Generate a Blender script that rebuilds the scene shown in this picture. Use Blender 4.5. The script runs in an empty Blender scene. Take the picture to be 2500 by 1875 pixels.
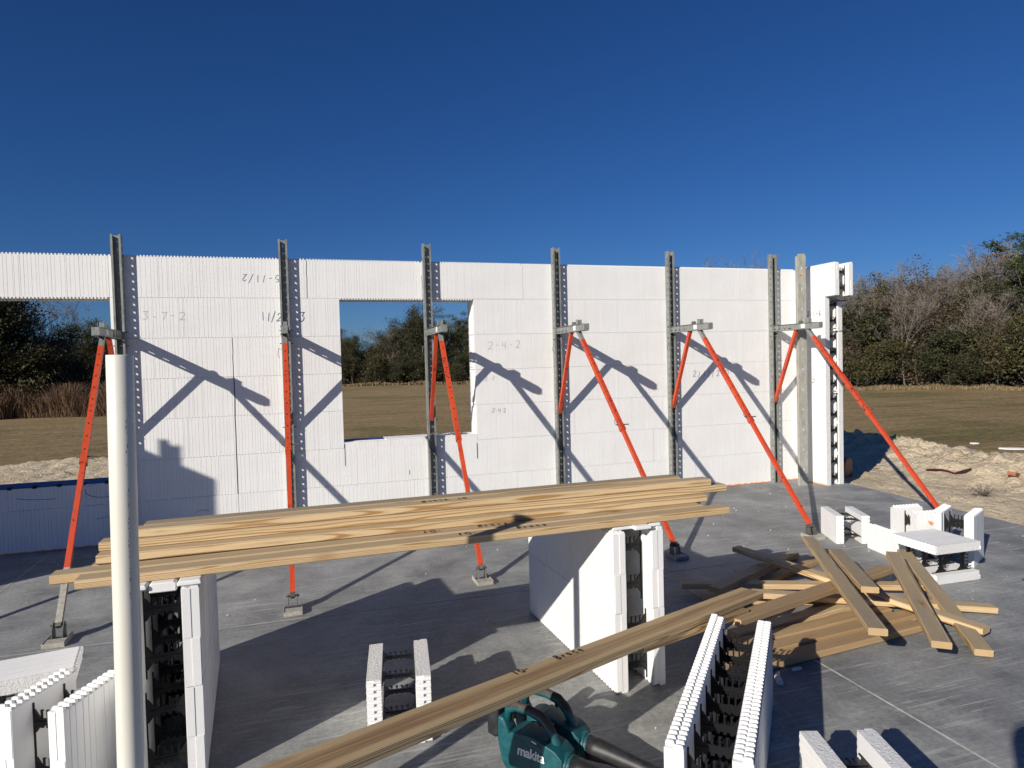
import bpy, math, random
from mathutils import Vector, Matrix
random.seed(7)
S = bpy.context.scene
C = S.collection
# ------------------------------------------------------------------ camera, sky, sun
YAW, PIT, ROL, CAMH, FPX = 0.3107, -0.0314, -0.0262, 1.6916, 1620.7
fw = Vector((math.sin(YAW)*math.cos(PIT), math.cos(YAW)*math.cos(PIT), math.sin(PIT)))
r0 = Vector((math.cos(YAW), -math.sin(YAW), 0)); u0 = r0.cross(fw)
cr = r0*math.cos(ROL)+u0*math.sin(ROL); cu = -r0*math.sin(ROL)+u0*math.cos(ROL)
cam_d = bpy.data.cameras.new('camera'); cam = bpy.data.objects.new('camera', cam_d); C.objects.link(cam)
cam.matrix_world = Matrix(((cr.x, cu.x, -fw.x, 0), (cr.y, cu.y, -fw.y, 0), (cr.z, cu.z, -fw.z, CAMH), (0, 0, 0, 1)))
cam_d.sensor_width = 36; cam_d.lens = FPX/2500*36; cam_d.clip_start = .05; cam_d.clip_end = 2000
S.camera = cam
SUN_AZ, SUN_EL = math.radians(56.2), math.radians(24.3)      # direction the light travels, from +Y towards +X
world = bpy.data.worlds.new('World'); S.world = world; world.use_nodes = True
wn = world.node_tree; wn.nodes.clear()
sky = wn.nodes.new('ShaderNodeTexSky'); sky.sky_type = 'NISHITA'; sky.sun_disc = False
sky.sun_elevation = SUN_EL; sky.sun_rotation = SUN_AZ+math.pi
sky.air_density = 1.0; sky.dust_density = 0.15; sky.ozone_density = 3.5; sky.altitude = 300
hs = wn.nodes.new('ShaderNodeMix'); hs.data_type = 'RGBA'; hs.blend_type = 'MULTIPLY'; hs.inputs[0].default_value = 1; hs.inputs[7].default_value = (.60, .88, 1.42, 1)
bg = wn.nodes.new('ShaderNodeBackground'); bg.inputs[1].default_value = .034
wo = wn.nodes.new('ShaderNodeOutputWorld')
wn.links.new(sky.outputs[0], hs.inputs[6]); hv = wn.nodes.new('ShaderNodeHueSaturation'); hv.inputs['Saturation'].default_value = 1.06; wn.links.new(hs.outputs[2], hv.inputs['Color']); wn.links.new(hv.outputs[0], bg.inputs[0]); wn.links.new(bg.outputs[0], wo.inputs[0])
sl = bpy.data.lights.new('sun', 'SUN'); sl.energy = 4.3; sl.angle = math.radians(.5); sl.color = (1, .93, .83)
sun = bpy.data.objects.new('sun', sl); C.objects.link(sun)
SD = Vector((math.sin(SUN_AZ)*math.cos(SUN_EL), math.cos(SUN_AZ)*math.cos(SUN_EL), -math.sin(SUN_EL)))
sun.rotation_euler = SD.to_track_quat('-Z', 'Y').to_euler(); sun.location = (-8, -6, 9)
S.view_settings.view_transform = 'Standard'; S.view_settings.look = 'None'
S.view_settings.exposure = .33; S.view_settings.gamma = 1; S.view_settings.use_curve_mapping = False

# ------------------------------------------------------------------ materials
MATS = {}
def N(nt, t, **kw):
    n = nt.nodes.new(t)
    for k, v in kw.items():
        if k in n.inputs: n.inputs[k].default_value = v
        else: setattr(n, k, v)
    return n
def newmat(name, rough=.8, metal=0, spec=.5):
    m = bpy.data.materials.new(name); m.use_nodes = True; nt = m.node_tree
    b = nt.nodes['Principled BSDF']; b.inputs['Roughness'].default_value = rough; b.inputs['Metallic'].default_value = metal
    b.inputs['Specular IOR Level'].default_value = spec
    MATS[name] = m
    return m, nt, b
def ramp(nt, fac, stops, interp='LINEAR'):
    r = nt.nodes.new('ShaderNodeValToRGB'); r.color_ramp.interpolation = interp
    el = r.color_ramp.elements
    while len(el) < len(stops): el.new(.5)
    for e, (p, c) in zip(el, stops):
        e.position = p; e.color = (c[0], c[1], c[2], 1) if hasattr(c, '__len__') else (c, c, c, 1)
    nt.links.new(fac, r.inputs[0]); return r.outputs[0]
def mix(nt, fac, a, b, mode='MIX'):
    m = nt.nodes.new('ShaderNodeMix'); m.data_type = 'RGBA'; m.blend_type = mode
    for sock, v in ((m.inputs[0], fac), (m.inputs[6], a), (m.inputs[7], b)):
        if isinstance(v, bpy.types.NodeSocket): nt.links.new(v, sock)
        elif hasattr(v, '__len__'): sock.default_value = (v[0], v[1], v[2], 1)
        else: sock.default_value = v
    return m.outputs[2]
def math_(nt, op, a, b=0, c=0):
    m = nt.nodes.new('ShaderNodeMath'); m.operation = op
    for i, v in enumerate((a, b, c)):
        if isinstance(v, bpy.types.NodeSocket): nt.links.new(v, m.inputs[i])
        else: m.inputs[i].default_value = v
    return m.outputs[0]
def coord(nt, scale=(1, 1, 1), kind='Object', rot=(0, 0, 0), loc=None):
    tc = nt.nodes.new('ShaderNodeTexCoord'); mp = nt.nodes.new('ShaderNodeMapping')
    mp.inputs['Scale'].default_value = scale; mp.inputs['Rotation'].default_value = rot
    nt.links.new(tc.outputs[kind], mp.inputs[0])
    if loc is not None: nt.links.new(loc, mp.inputs['Location'])
    return mp.outputs[0]
def noise(nt, vec, scale, detail=4, rough=.55, dist=0):
    n = nt.nodes.new('ShaderNodeTexNoise'); n.inputs['Scale'].default_value = scale; n.inputs['Detail'].default_value = detail
    n.inputs['Roughness'].default_value = rough; n.inputs['Distortion'].default_value = dist
    nt.links.new(vec, n.inputs['Vector']); return n.outputs[0]
def bump(nt, b, h, strength=.3, dist=.01, prev=None):
    n = nt.nodes.new('ShaderNodeBump'); n.inputs['Strength'].default_value = strength; n.inputs['Distance'].default_value = dist
    nt.links.new(h, n.inputs['Height'])
    if prev: nt.links.new(prev, n.inputs['Normal'])
    nt.links.new(n.outputs[0], b.inputs['Normal']); return n.outputs[0]
def objrand(nt, k=1.0):
    oi = nt.nodes.new('ShaderNodeObjectInfo'); return math_(nt, 'MULTIPLY', oi.outputs['Random'], k)
def randloc(nt, k):
    cx = nt.nodes.new('ShaderNodeCombineXYZ')
    for i in range(3): nt.links.new(objrand(nt, k*(i+1)*1.37), cx.inputs[i])
    return cx.outputs[0]

# foam
def foam(name, cut):
    m, nt, b = newmat(name, .85, spec=.25)
    v = coord(nt)
    d = noise(nt, v, 2.2, 5, .6)
    d2 = noise(nt, v, 14, 4, .65)
    base = ramp(nt, d, [(.3, (.83, .83, .82)), (.7, (.78, .775, .755))])
    base = mix(nt, ramp(nt, d2, [(.60, 0.), (.8, .4)]), base, (.63, .60, .53)); d3 = noise(nt, coord(nt, (5, 5, 1.2)), 9, 5, .75); base = mix(nt, ramp(nt, d3, [(.68, 0.), (.76, .35)]), base, (.55, .52, .47))
    nt.links.new(base, b.inputs['Base Color'])
    vo = N(nt, 'ShaderNodeTexVoronoi', Scale=230.0 if cut else 300.0); nt.links.new(v, vo.inputs['Vector'])
    p = bump(nt, b, vo.outputs['Distance'], .5 if cut else .12, .004)
    if cut:
        n2 = noise(nt, v, 70, 5, .7); bump(nt, b, n2, .9, .012, p)
    else:
        # shallow moulded rows across the panel
        sx = N(nt, 'ShaderNodeSeparateXYZ'); nt.links.new(v, sx.inputs[0])
        wz = math_(nt, 'PINGPONG', sx.outputs[2], .0508)
        hz = ramp(nt, math_(nt, 'MULTIPLY', wz, 19.6), [(0, 0.), (.035, 1.)])
        bump(nt, b, hz, .25, .003, p)
    return m
foam('foam', False); foam('foam_cut', True)
# handwriting and small flat colours
def plain(name, col, rough=.6, metal=0, spec=.5, nz=0, nscale=20, b_=0):
    m, nt, b = newmat(name, rough, metal, spec)
    if nz:
        v = coord(nt, loc=randloc(nt, 9)); n = noise(nt, v, nscale, 5, .6)
        c = ramp(nt, n, [(.3, tuple(x*(1-nz) for x in col)), (.7, tuple(min(1, x*(1+nz)) for x in col))])
        nt.links.new(c, b.inputs['Base Color'])
        if b_: bump(nt, b, n, b_, .003)
    else: b.inputs['Base Color'].default_value = (*col, 1)
    return m
plain('blue_ink', (.02, .035, .16), .6); plain('black_ink', (.012, .012, .016), .5); plain('pencil', (.22, .23, .27), .7)
plain('black_plastic', (.006, .006, .007), .42, spec=.4); plain('dark_hole', (.01, .01, .01), .9)
plain('label_paper', (.72, .72, .70), .6); plain('blue_membrane', (.02, .06, .22), .5, nz=.3)
plain('orange_foam', (.75, .33, .16), .9, nz=.25, nscale=60, b_=.8)
plain('gasket', (.012, .012, .013), .8)
# galvanised steel
def galv(name, a, bcol, rust=0.):
    m, nt, b = newmat(name, .5, .3)
    v = coord(nt, (1, 1, .35), loc=randloc(nt, 20)); n = noise(nt, v, 28, 6, .7); n2 = noise(nt, v, 5, 4, .6)
    c = ramp(nt, n, [(.3, a), (.7, bcol)])
    c = mix(nt, ramp(nt, n2, [(.5, 0.), (.75, .5)]), c, (.34, .35, .32))
    if rust: c = mix(nt, ramp(nt, noise(nt, v, 11, 6, .7), [(.58, 0.), (.66, rust)]), c, (.14, .06, .03))
    nt.links.new(c, b.inputs['Base Color']); bump(nt, b, n, .25, .002)
    nt.links.new(ramp(nt, n, [(.3, .42), (.7, .65)]), b.inputs['Roughness'])
galv('galvanised', (.19, .20, .185), (.35, .36, .34)); galv('galvanised_weathered', (.30, .30, .25), (.48, .47, .41), .35); MATS['galvanised_weathered'].node_tree.nodes['Principled BSDF'].inputs['Metallic'].default_value = .1
galv('galvanised_inside', (.075, .078, .07), (.15, .155, .14), .3)
m, nt, b = newmat('orange_paint', .42)
v = coord(nt, loc=randloc(nt, 20)); n = noise(nt, v, 22, 8, .72); n2 = noise(nt, v, 3.1, 4, .6)
c = ramp(nt, n2, [(.3, (.62, .078, .022)), (.7, (.50, .058, .02))])
f = math_(nt, 'MULTIPLY', ramp(nt, n, [(.56, 0.), (.60, 1.)]), ramp(nt, n2, [(.42, .3), (.6, 1.)]))
c = mix(nt, f, c, (.06, .028, .02)); c = mix(nt, ramp(nt, noise(nt, v, 60, 3, .6), [(.7, 0.), (.74, .8)]), c, (.4, .36, .32))
nt.links.new(c, b.inputs['Base Color']); bump(nt, b, n, .2, .002)
m, nt, b = newmat('orange_paint_worn', .6)
v = coord(nt, loc=randloc(nt, 20)); n = noise(nt, v, 14, 8, .75)
c = ramp(nt, n, [(.34, (.36, .31, .26)), (.38, (.14, .06, .04)), (.42, (.55, .06, .02)), (.60, (.62, .065, .02)), (.63, (.05, .025, .02))])
nt.links.new(c, b.inputs['Base Color']); bump(nt, b, n, .4, .003)
plain('concrete_crust', (.36, .34, .29), .9, nz=.3, nscale=50, b_=.7)
# lumber
def lumber(name, early, late, grey, greyamt, heart):
    m, nt, b = newmat(name, .68, spec=.3)
    rl = randloc(nt, 3.0)
    v = coord(nt, (1, 1, 1))
    # slow wander of the growth rings along the board
    wv = coord(nt, (.9, 3.5, 3.5), loc=rl)
    w1 = noise(nt, wv, 1.0, 2, .5); w2 = noise(nt, coord(nt, (2.6, 22, 22), loc=rl), 1.0, 3, .55)
    sx = N(nt, 'ShaderNodeSeparateXYZ'); nt.links.new(v, sx.inputs[0])
    oy = math_(nt, 'MULTIPLY_ADD', objrand(nt), .12, -.02)
    oi = nt.nodes.new('ShaderNodeObjectInfo')
    r3 = math_(nt, 'FRACT', math_(nt, 'MULTIPLY', oi.outputs['Random'], 7.3))
    oz = math_(nt, 'MULTIPLY_ADD', r3, -.07, .01)
    yy = math_(nt, 'ADD', sx.outputs[1], oy); zz = math_(nt, 'SUBTRACT', sx.outputs[2], oz)
    rr = math_(nt, 'SQRT', math_(nt, 'ADD', math_(nt, 'MULTIPLY', yy, yy), math_(nt, 'MULTIPLY', zz, zz)))
    ph = math_(nt, 'ADD', math_(nt, 'MULTIPLY', rr, 1500), math_(nt, 'ADD', math_(nt, 'MULTIPLY', w1, 42), math_(nt, 'MULTIPLY', w2, 4.5)))
    ring = math_(nt, 'SINE', ph)
    rg = ramp(nt, math_(nt, 'MULTIPLY_ADD', ring, .5, .5), [(0.1, early), (.66, tuple(.78*e+.22*l for e, l in zip(early, late))), (.95, late)])
    fine = noise(nt, coord(nt, (7, 420, 420), loc=rl), 1.0, 3, .6)
    c = mix(nt, .35, rg, ramp(nt, fine, [(.3, (.45, .45, .45)), (.7, (1, 1, 1))]), 'MULTIPLY')
    hb = noise(nt, coord(nt, (.7, 9, 9), loc=rl), 1.0, 4, .6)
    c = mix(nt, ramp(nt, hb, [(.44, 0.), (.56, heart)]), c, tuple(l*.8 for l in late))
    if name == 'lumber_figured':      # darker heartwood running along the middle of the broad face
        ym = math_(nt, 'ADD', sx.outputs[1], math_(nt, 'MULTIPLY_ADD', w1, .05, -.025))
        hm = math_(nt, 'MULTIPLY', ramp(nt, ym, [(.020, 0.), (.034, 1.), (.088, 1.), (.108, 0.)]), ramp(nt, noise(nt, coord(nt, (1.6, 60, 60), loc=rl), 1.0, 4, .65), [(.34, .25), (.62, 1.)]))
        hm = math_(nt, 'MULTIPLY', hm, ramp(nt, sx.outputs[2], [(0., 1.), (.001, 1.)]))
        c = mix(nt, math_(nt, 'MULTIPLY', hm, .8), c, (.20, .095, .032))
    # weathered grey-brown on the broad upper face
    gg = N(nt, 'ShaderNodeNewGeometry'); tc = nt.nodes.new('ShaderNodeTexCoord'); sn = N(nt, 'ShaderNodeSeparateXYZ'); nt.links.new(tc.outputs['Normal'], sn.inputs[0])
    up = ramp(nt, sn.outputs[2], [(.5, 0.), (.9, 1.)])
    ga = math_(nt, 'MULTIPLY', up, ramp(nt, noise(nt, coord(nt, (1.2, 14, 14), loc=rl), 1.0, 4, .6), [(.3, greyamt*.55), (.6, greyamt)]))
    gt = mix(nt, ramp(nt, math_(nt, 'MULTIPLY_ADD', ring, .5, .5), [(.35, 0.), (.95, .55)]), tuple(1.12*g_ for g_ in grey), tuple(.5*g_ for g_ in grey)); gt = mix(nt, .45, gt, ramp(nt, fine, [(.35, (.55, .55, .55)), (.65, (1.15, 1.15, 1.15))]), 'MULTIPLY'); c = mix(nt, ga, c, gt)
    # knots
    kv = coord(nt, (2.6, 8, 0), loc=rl); vo = N(nt, 'ShaderNodeTexVoronoi', Scale=1.0, Randomness=1.0); nt.links.new(kv, vo.inputs['Vector'])
    vs = N(nt, 'ShaderNodeSeparateXYZ'); nt.links.new(vo.outputs['Color'], vs.inputs[0]); sel = ramp(nt, vs.outputs[0], [(.52, 0.), (.53, 1.)])
    c = mix(nt, math_(nt, 'MULTIPLY', sel, ramp(nt, vo.outputs['Distance'], [(.05, .85), (.085, 0.)])), c, (.13, .055, .022))
    c = mix(nt, math_(nt, 'MULTIPLY', sel, ramp(nt, vo.outputs['Distance'], [(.085, .5), (.2, 0.)])), c, (.30, .16, .06))
    nt.links.new(c, b.inputs['Base Color'])
    bump(nt, b, math_(nt, 'ADD', fine, math_(nt, 'MULTIPLY', ring, .3)), .35, .0015)
lumber('lumber_yellow', (.76, .58, .34), (.43, .25, .10), (.40, .325, .21), .62, .15)
lumber('lumber_figured', (.74, .56, .31), (.40, .23, .09), (.36, .27, .16), .2, .1)
lumber('lumber_brown', (.68, .50, .28), (.36, .20, .08), (.30, .21, .12), .6, .35)
lumber('lumber_grey', (.66, .49, .27), (.36, .22, .09), (.31, .255, .175), .9, .2)
# concrete slab
m, nt, b = newmat('slab_concrete', .6, spec=.22)
v = coord(nt, kind='Object')
big = noise(nt, v, .45, 5, .6); mid = noise(nt, v, 2.4, 6, .65); fin = noise(nt, v, 42, 6, .7)
c = ramp(nt, big, [(.3, (.185, .190, .190)), (.7, (.315, .320, .312))])
c = mix(nt, .55, c, ramp(nt, mid, [(.32, (.30, .30, .31)), (.68, (1.5, 1.5, 1.48))]), 'MULTIPLY')
c = mix(nt, .5, c, ramp(nt, fin, [(.35, (.62, .62, .62)), (.65, (1.3, 1.3, 1.3))]), 'MULTIPLY')
hsum = None
for k, (ang, sc, th, am) in enumerate([(.5, 1., .655, .55), (-.35, .8, .66, .5), (1.3, 1.2, .67, .5), (.05, .6, .645, .5), (2.3, 1.5, .675, .45)]):
    vv = coord(nt, (2.2*sc, 60*sc, 1), rot=(0, 0, ang)); s1 = noise(nt, vv, 1.0, 4, .62, .6)
    patch = noise(nt, coord(nt, (1, 1, 1), rot=(0, 0, ang), kind='Object'), .9+.35*k, 3, .5)
    f = math_(nt, 'MULTIPLY', ramp(nt, s1, [(th-.07, 0.), (th, am)]), ramp(nt, patch, [(.46, .0), (.62, 1.)]))
    c = mix(nt, f, c, (.52, .53, .52))
sm = math_(nt, 'MULTIPLY', ramp(nt, noise(nt, v, 1.1, 7, .7, 1.2), [(.50, 0.), (.68, .75)]), ramp(nt, noise(nt, v, 26, 5, .8), [(.4, .1), (.62, 1.)]))
c = mix(nt, sm, c, (.46, .46, .42))
spk = N(nt, 'ShaderNodeTexVoronoi', Scale=16.0); nt.links.new(v, spk.inputs['Vector'])
c = mix(nt, ramp(nt, spk.outputs['Distance'], [(.035, .9), (.06, 0.)]), c, (.5, .5, .48))
nt.links.new(c, b.inputs['Base Color'])
nt.links.new(ramp(nt, mid, [(.3, .5), (.7, .7)]), b.inputs['Roughness'])
bump(nt, b, fin, .25, .003)
plain('saw_cut', (.52, .52, .47), .9, nz=.3, nscale=30)
# sand and field
m, nt, b = newmat('sand', .95, spec=.15)
v = coord(nt); n = noise(nt, v, 1.3, 6, .65); n2 = noise(nt, v, 18, 6, .75)
c = ramp(nt, n, [(.3, (.58, .47, .32)), (.7, (.76, .65, .47))]); c = mix(nt, .6, c, ramp(nt, n2, [(.35, (.6, .58, .55)), (.6, (1.15, 1.15, 1.15))]), 'MULTIPLY')
nt.links.new(c, b.inputs['Base Color']); bump(nt, b, math_(nt, 'ADD', n2, math_(nt, 'MULTIPLY', noise(nt, v, 4.5, 5, .7), 1.2)), .8, .05)
m, nt, b = newmat('field_grass', .95, spec=.1)
v = coord(nt); n = noise(nt, v, .12, 6, .65); n2 = noise(nt, v, 7, 7, .8); n3 = noise(nt, coord(nt, (.25, 2.2, 1), rot=(0, 0, -.3)), 1.1, 6, .7)
c = ramp(nt, n, [(.3, (.30, .225, .125)), (.5, (.345, .262, .155)), (.62, (.225, .195, .095)), (.75, (.33, .24, .145))])
c = mix(nt, .75, c, ramp(nt, n2, [(.35, (.45, .45, .42)), (.62, (1.5, 1.45, 1.35))]), 'MULTIPLY'); c = mix(nt, .6, c, ramp(nt, n3, [(.35, (.6, .62, .55)), (.65, (1.3, 1.25, 1.2))]), 'MULTIPLY')
nt.links.new(c, b.inputs['Base Color']); bump(nt, b, n2, 1., .12)
# plants
def leafy(name, a, bb, tr=0.):
    m, nt, b = newmat(name, .7, spec=.2)
    gi = N(nt, 'ShaderNodeNewGeometry'); v = coord(nt); n = noise(nt, v, 1.1, 3, .6)
    rnd = math_(nt, 'ADD', math_(nt, 'MULTIPLY', gi.outputs['Random Per Island'], .6), math_(nt, 'MULTIPLY', n, .4))
    nt.links.new(ramp(nt, rnd, [(.15, a), (.75, bb)]), b.inputs['Base Color'])
leafy('leaves_dark', (.018, .021, .011), (.060, .062, .028)); leafy('leaves_olive', (.030, .031, .013), (.095, .086, .036))
leafy('leaves_pine', (.020, .030, .013), (.070, .088, .032)); leafy('leaves_brown', (.055, .038, .024), (.150, .110, .070))
leafy('bark_grey', (.10, .085, .07), (.25, .22, .19)); leafy('bark_dark', (.05, .04, .032), (.11, .09, .07))
leafy('dry_weeds', (.085, .052, .036), (.22, .14, .085)); leafy('dry_grass', (.12, .09, .05), (.28, .21, .12))
leafy('twigs', (.10, .08, .068), (.27, .235, .20))
# tools
m, nt, b = newmat('teal_plastic', .38)
v = coord(nt); n = noise(nt, v, 26, 6, .7)
c = ramp(nt, n, [(.35, (.004, .062, .075)), (.62, (.008, .095, .11))]); c = mix(nt, ramp(nt, noise(nt, v, 60, 6, .8), [(.58, 0.), (.72, .3)]), c, (.25, .33, .33))
nt.links.new(c, b.inputs['Base Color']); nt.links.new(ramp(nt, n, [(.3, .32), (.7, .6)]), b.inputs['Roughness'])
plain('tool_black', (.018, .018, .02), .5, nz=.6, nscale=30); plain('tool_rubber', (.055, .045, .035), .75, nz=.4, nscale=40)
plain('battery_tan', (.5, .42, .27), .5); plain('logo_white', (.78, .78, .72), .5)
m, nt, b = newmat('pvc', .33); v = coord(nt, (1, 1, .3)); n = noise(nt, v, 9, 4, .6)
pc = ramp(nt, n, [(.3, (.74, .72, .64)), (.7, (.69, .67, .58))]); pc = mix(nt, ramp(nt, noise(nt, coord(nt, (30, 30, 3)), 1.0, 6, .7), [(.58, 0.), (.75, .35)]), pc, (.45, .42, .34)); nt.links.new(pc, b.inputs['Base Color'])
c_ = noise(nt, coord(nt), 90, 3, .6)
plain('red_plastic', (.10, .010, .009), .45, nz=.2); plain('maroon_cloth', (.045, .006, .008), .85, nz=.3); plain('white_sheet', (.7, .7, .68), .7)
plain('silt_cloth', (.02, .022, .025), .8); plain('brick_red', (.32, .12, .06), .9, nz=.3)
plain('skin', (.45, .28, .2), .6); plain('shirt_cloth', (.06, .08, .12), .9, nz=.2); plain('jeans_cloth', (.05, .07, .12), .9, nz=.2); plain('phone_body', (.02, .02, .02), .3)

# ------------------------------------------------------------------ helpers
class MB:
    def __init__(s): s.v = []; s.f = []; s.m = []
    def quad(s, a, b, c, d, mi=0):
        i = len(s.v); s.v += [a, b, c, d]; s.f.append((i, i+1, i+2, i+3)); s.m.append(mi)
    def box(s, x0, x1, y0, y1, z0, z1, mi=0, skip=''):
        i = len(s.v)
        s.v += [(x0, y0, z0), (x1, y0, z0), (x1, y1, z0), (x0, y1, z0), (x0, y0, z1), (x1, y0, z1), (x1, y1, z1), (x0, y1, z1)]
        F = {'-z': (0, 3, 2, 1), '+z': (4, 5, 6, 7), '-y': (0, 1, 5, 4), '+x': (1, 2, 6, 5), '+y': (2, 3, 7, 6), '-x': (3, 0, 4, 7)}
        for k, f in F.items():
            if k in skip.split(): continue
            s.f.append(tuple(i+j for j in f)); s.m.append(mi)
    def tube(s, pts, rad, n=6, cap=True, mi=0, sq=False):
        pts = [Vector(p) for p in pts]; rs = rad if hasattr(rad, '__len__') else [rad]*len(pts)
        base = len(s.v); up = None
        for k, p in enumerate(pts):
            d = (pts[min(k+1, len(pts)-1)]-pts[max(k-1, 0)])
            if d.length < 1e-9: d = Vector((0, 0, 1))
            d.normalize()
            if up is None: up = Vector((0, 0, 1)) if abs(d.z) < .95 else Vector((0, 1, 0))
            a = d.cross(up)
            if a.length < 1e-4: a = d.cross(Vector((1, 0, 0)))
            a.normalize(); bb = a.cross(d).normalized(); up = bb
            for j in range(n):
                t = 2*math.pi*(j+(.5 if sq else 0))/n
                s.v.append(tuple(p+(a*math.cos(t)+bb*math.sin(t))*rs[k]))
        for k in range(len(pts)-1):
            for j in range(n):
                s.f.append((base+k*n+j, base+k*n+(j+1) % n, base+(k+1)*n+(j+1) % n, base+(k+1)*n+j)); s.m.append(mi)
        if cap:
            s.f.append(tuple(base+j for j in reversed(range(n)))); s.m.append(mi)
            s.f.append(tuple(base+(len(pts)-1)*n+j for j in range(n))); s.m.append(mi)
    def prism(s, poly, M, th, mi=0):          # poly in 2D, extruded th along third axis; M maps (a,b,c)->xyz
        n = len(poly); i = len(s.v)
        s.v += [M(a, b, 0) for a, b in poly]+[M(a, b, th) for a, b in poly]
        s.f.append(tuple(i+k for k in reversed(range(n)))); s.f.append(tuple(i+n+k for k in range(n))); s.m += [mi, mi]
        for k in range(n):
            s.f.append((i+k, i+(k+1) % n, i+n+(k+1) % n, i+n+k)); s.m.append(mi)
    def mesh(s, name, mats, smooth=False):
        me = bpy.data.meshes.new(name); me.from_pydata([tuple(v) for v in s.v], [], s.f)
        for mm in ([mats] if isinstance(mats, str) else mats): me.materials.append(MATS[mm])
        me.polygons.foreach_set('material_index', s.m)
        if smooth: me.polygons.foreach_set('use_smooth', [True]*len(s.f))
        me.update(); return me
def tag(o, label=None, cat=None, group=None, kind=None):
    for k, v in (('label', label), ('category', cat), ('group', group), ('kind', kind)):
        if v: o[k] = v
    return o
def link(name, me, parent=None, loc=(0, 0, 0), rot=(0, 0, 0)):
    o = bpy.data.objects.new(name, me); C.objects.link(o); o.location = loc; o.rotation_euler = rot
    if parent: o.parent = parent
    return o
def empty(name, loc=(0, 0, 0), rot=(0, 0, 0), label=None, cat=None, group=None):
    o = bpy.data.objects.new(name, None); C.objects.link(o); o.location = loc; o.rotation_euler = rot; o.empty_display_size = .2
    return tag(o, label, cat, group)
def bevel(o, w=.003, seg=1):
    md = o.modifiers.new('bevel', 'BEVEL'); md.width = w; md.segments = seg; md.limit_method = 'ANGLE'; return o

# hand lettering: strokes in a unit-high box
G = {'0': [[(.3, 1), (.1, .8), (.03, .45), (.15, .1), (.35, 0), (.55, .2), (.6, .6), (.45, .92), (.3, 1)]],
 '1': [[(.3, 1), (.28, 0)]], '2': [[(.02, .8), (.2, 1), (.45, .95), (.52, .7), (.3, .35), (0, .03), (.3, .08), (.6, 0)]],
 '3': [[(0, .95), (.5, 1), (.3, .62), (.52, .4), (.45, .1), (.2, -.05), (0, .1)]], '4': [[(.1, 1), (.05, .5), (.5, .52)], [(.5, 1), (.45, 0)]],
 '5': [[(.5, 1), (.12, .98), (.1, .6), (.4, .6), (.5, .3), (.3, .02), (0, .05)]], '6': [[(.4, 1), (.1, .5), (.1, .1), (.4, 0), (.5, .3), (.2, .45)]],
 '7': [[(0, .97), (.55, 1), (.35, .5), (.25, 0)]], '-': [[(.08, .48), (.42, .5)]], '.': [[(.15, .45), (.22, .48)]], '/': [[(.5, 1.15), (.05, -.15)]],
 ')': [[(.05, 1.05), (.3, .6), (.1, -.1)]], 'B': [[(.05, 1), (.05, 0)], [(.05, 1), (.45, .9), (.4, .6), (.08, .52), (.5, .4), (.5, .1), (.05, 0)]],
 'r': [[(.05, .6), (.08, 0)], [(.07, .4), (.25, .6), (.45, .58)]], 'a': [[(.45, .5), (.2, .6), (.02, .3), (.15, .02), (.4, .2), (.45, .55), (.5, 0)]],
 'c': [[(.45, .55), (.2, .6), (.03, .3), (.2, .02), (.48, .1)]], 'e': [[(.05, .3), (.45, .35), (.35, .6), (.1, .5), (.05, .2), (.25, 0), (.5, .1)]], ' ': []}
def write(parent, text, org, ux, uy, h, mat, thick=.0022, adv=.72, name='handwriting'):
    """pen strokes as very low ribbons of ink lying on the surface"""
    mb = MB(); ux = Vector(ux); uy = Vector(uy); org = Vector(org); x = 0; nrm = ux.cross(uy)
    rr = random.Random(hash(text) % 1000 if False else sum(map(ord, text)))
    for ch in text:
        dy = rr.uniform(-.10, .10); sh = rr.uniform(-.05, .22); kx = rr.uniform(.85, 1.15)
        for st in G.get(ch, []):
            pts = [org+ux*((x+a*kx+b_*sh)*h)+uy*((b_+dy+a*.06)*h) for a, b_ in st]
            for p, q in zip(pts, pts[1:]):
                d = (q-p)
                if d.length < 1e-6: continue
                d.normalize(); sd = d.cross(nrm)*thick; e = d*thick*.6; up = nrm*.0008
                mb.quad(p-sd-e+up, q-sd+e+up, q+sd+e+up, p+sd-e+up)
        x += adv*(.45 if ch in '.' else 1)
    return link(name, mb.mesh(name, mat), parent)

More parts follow.
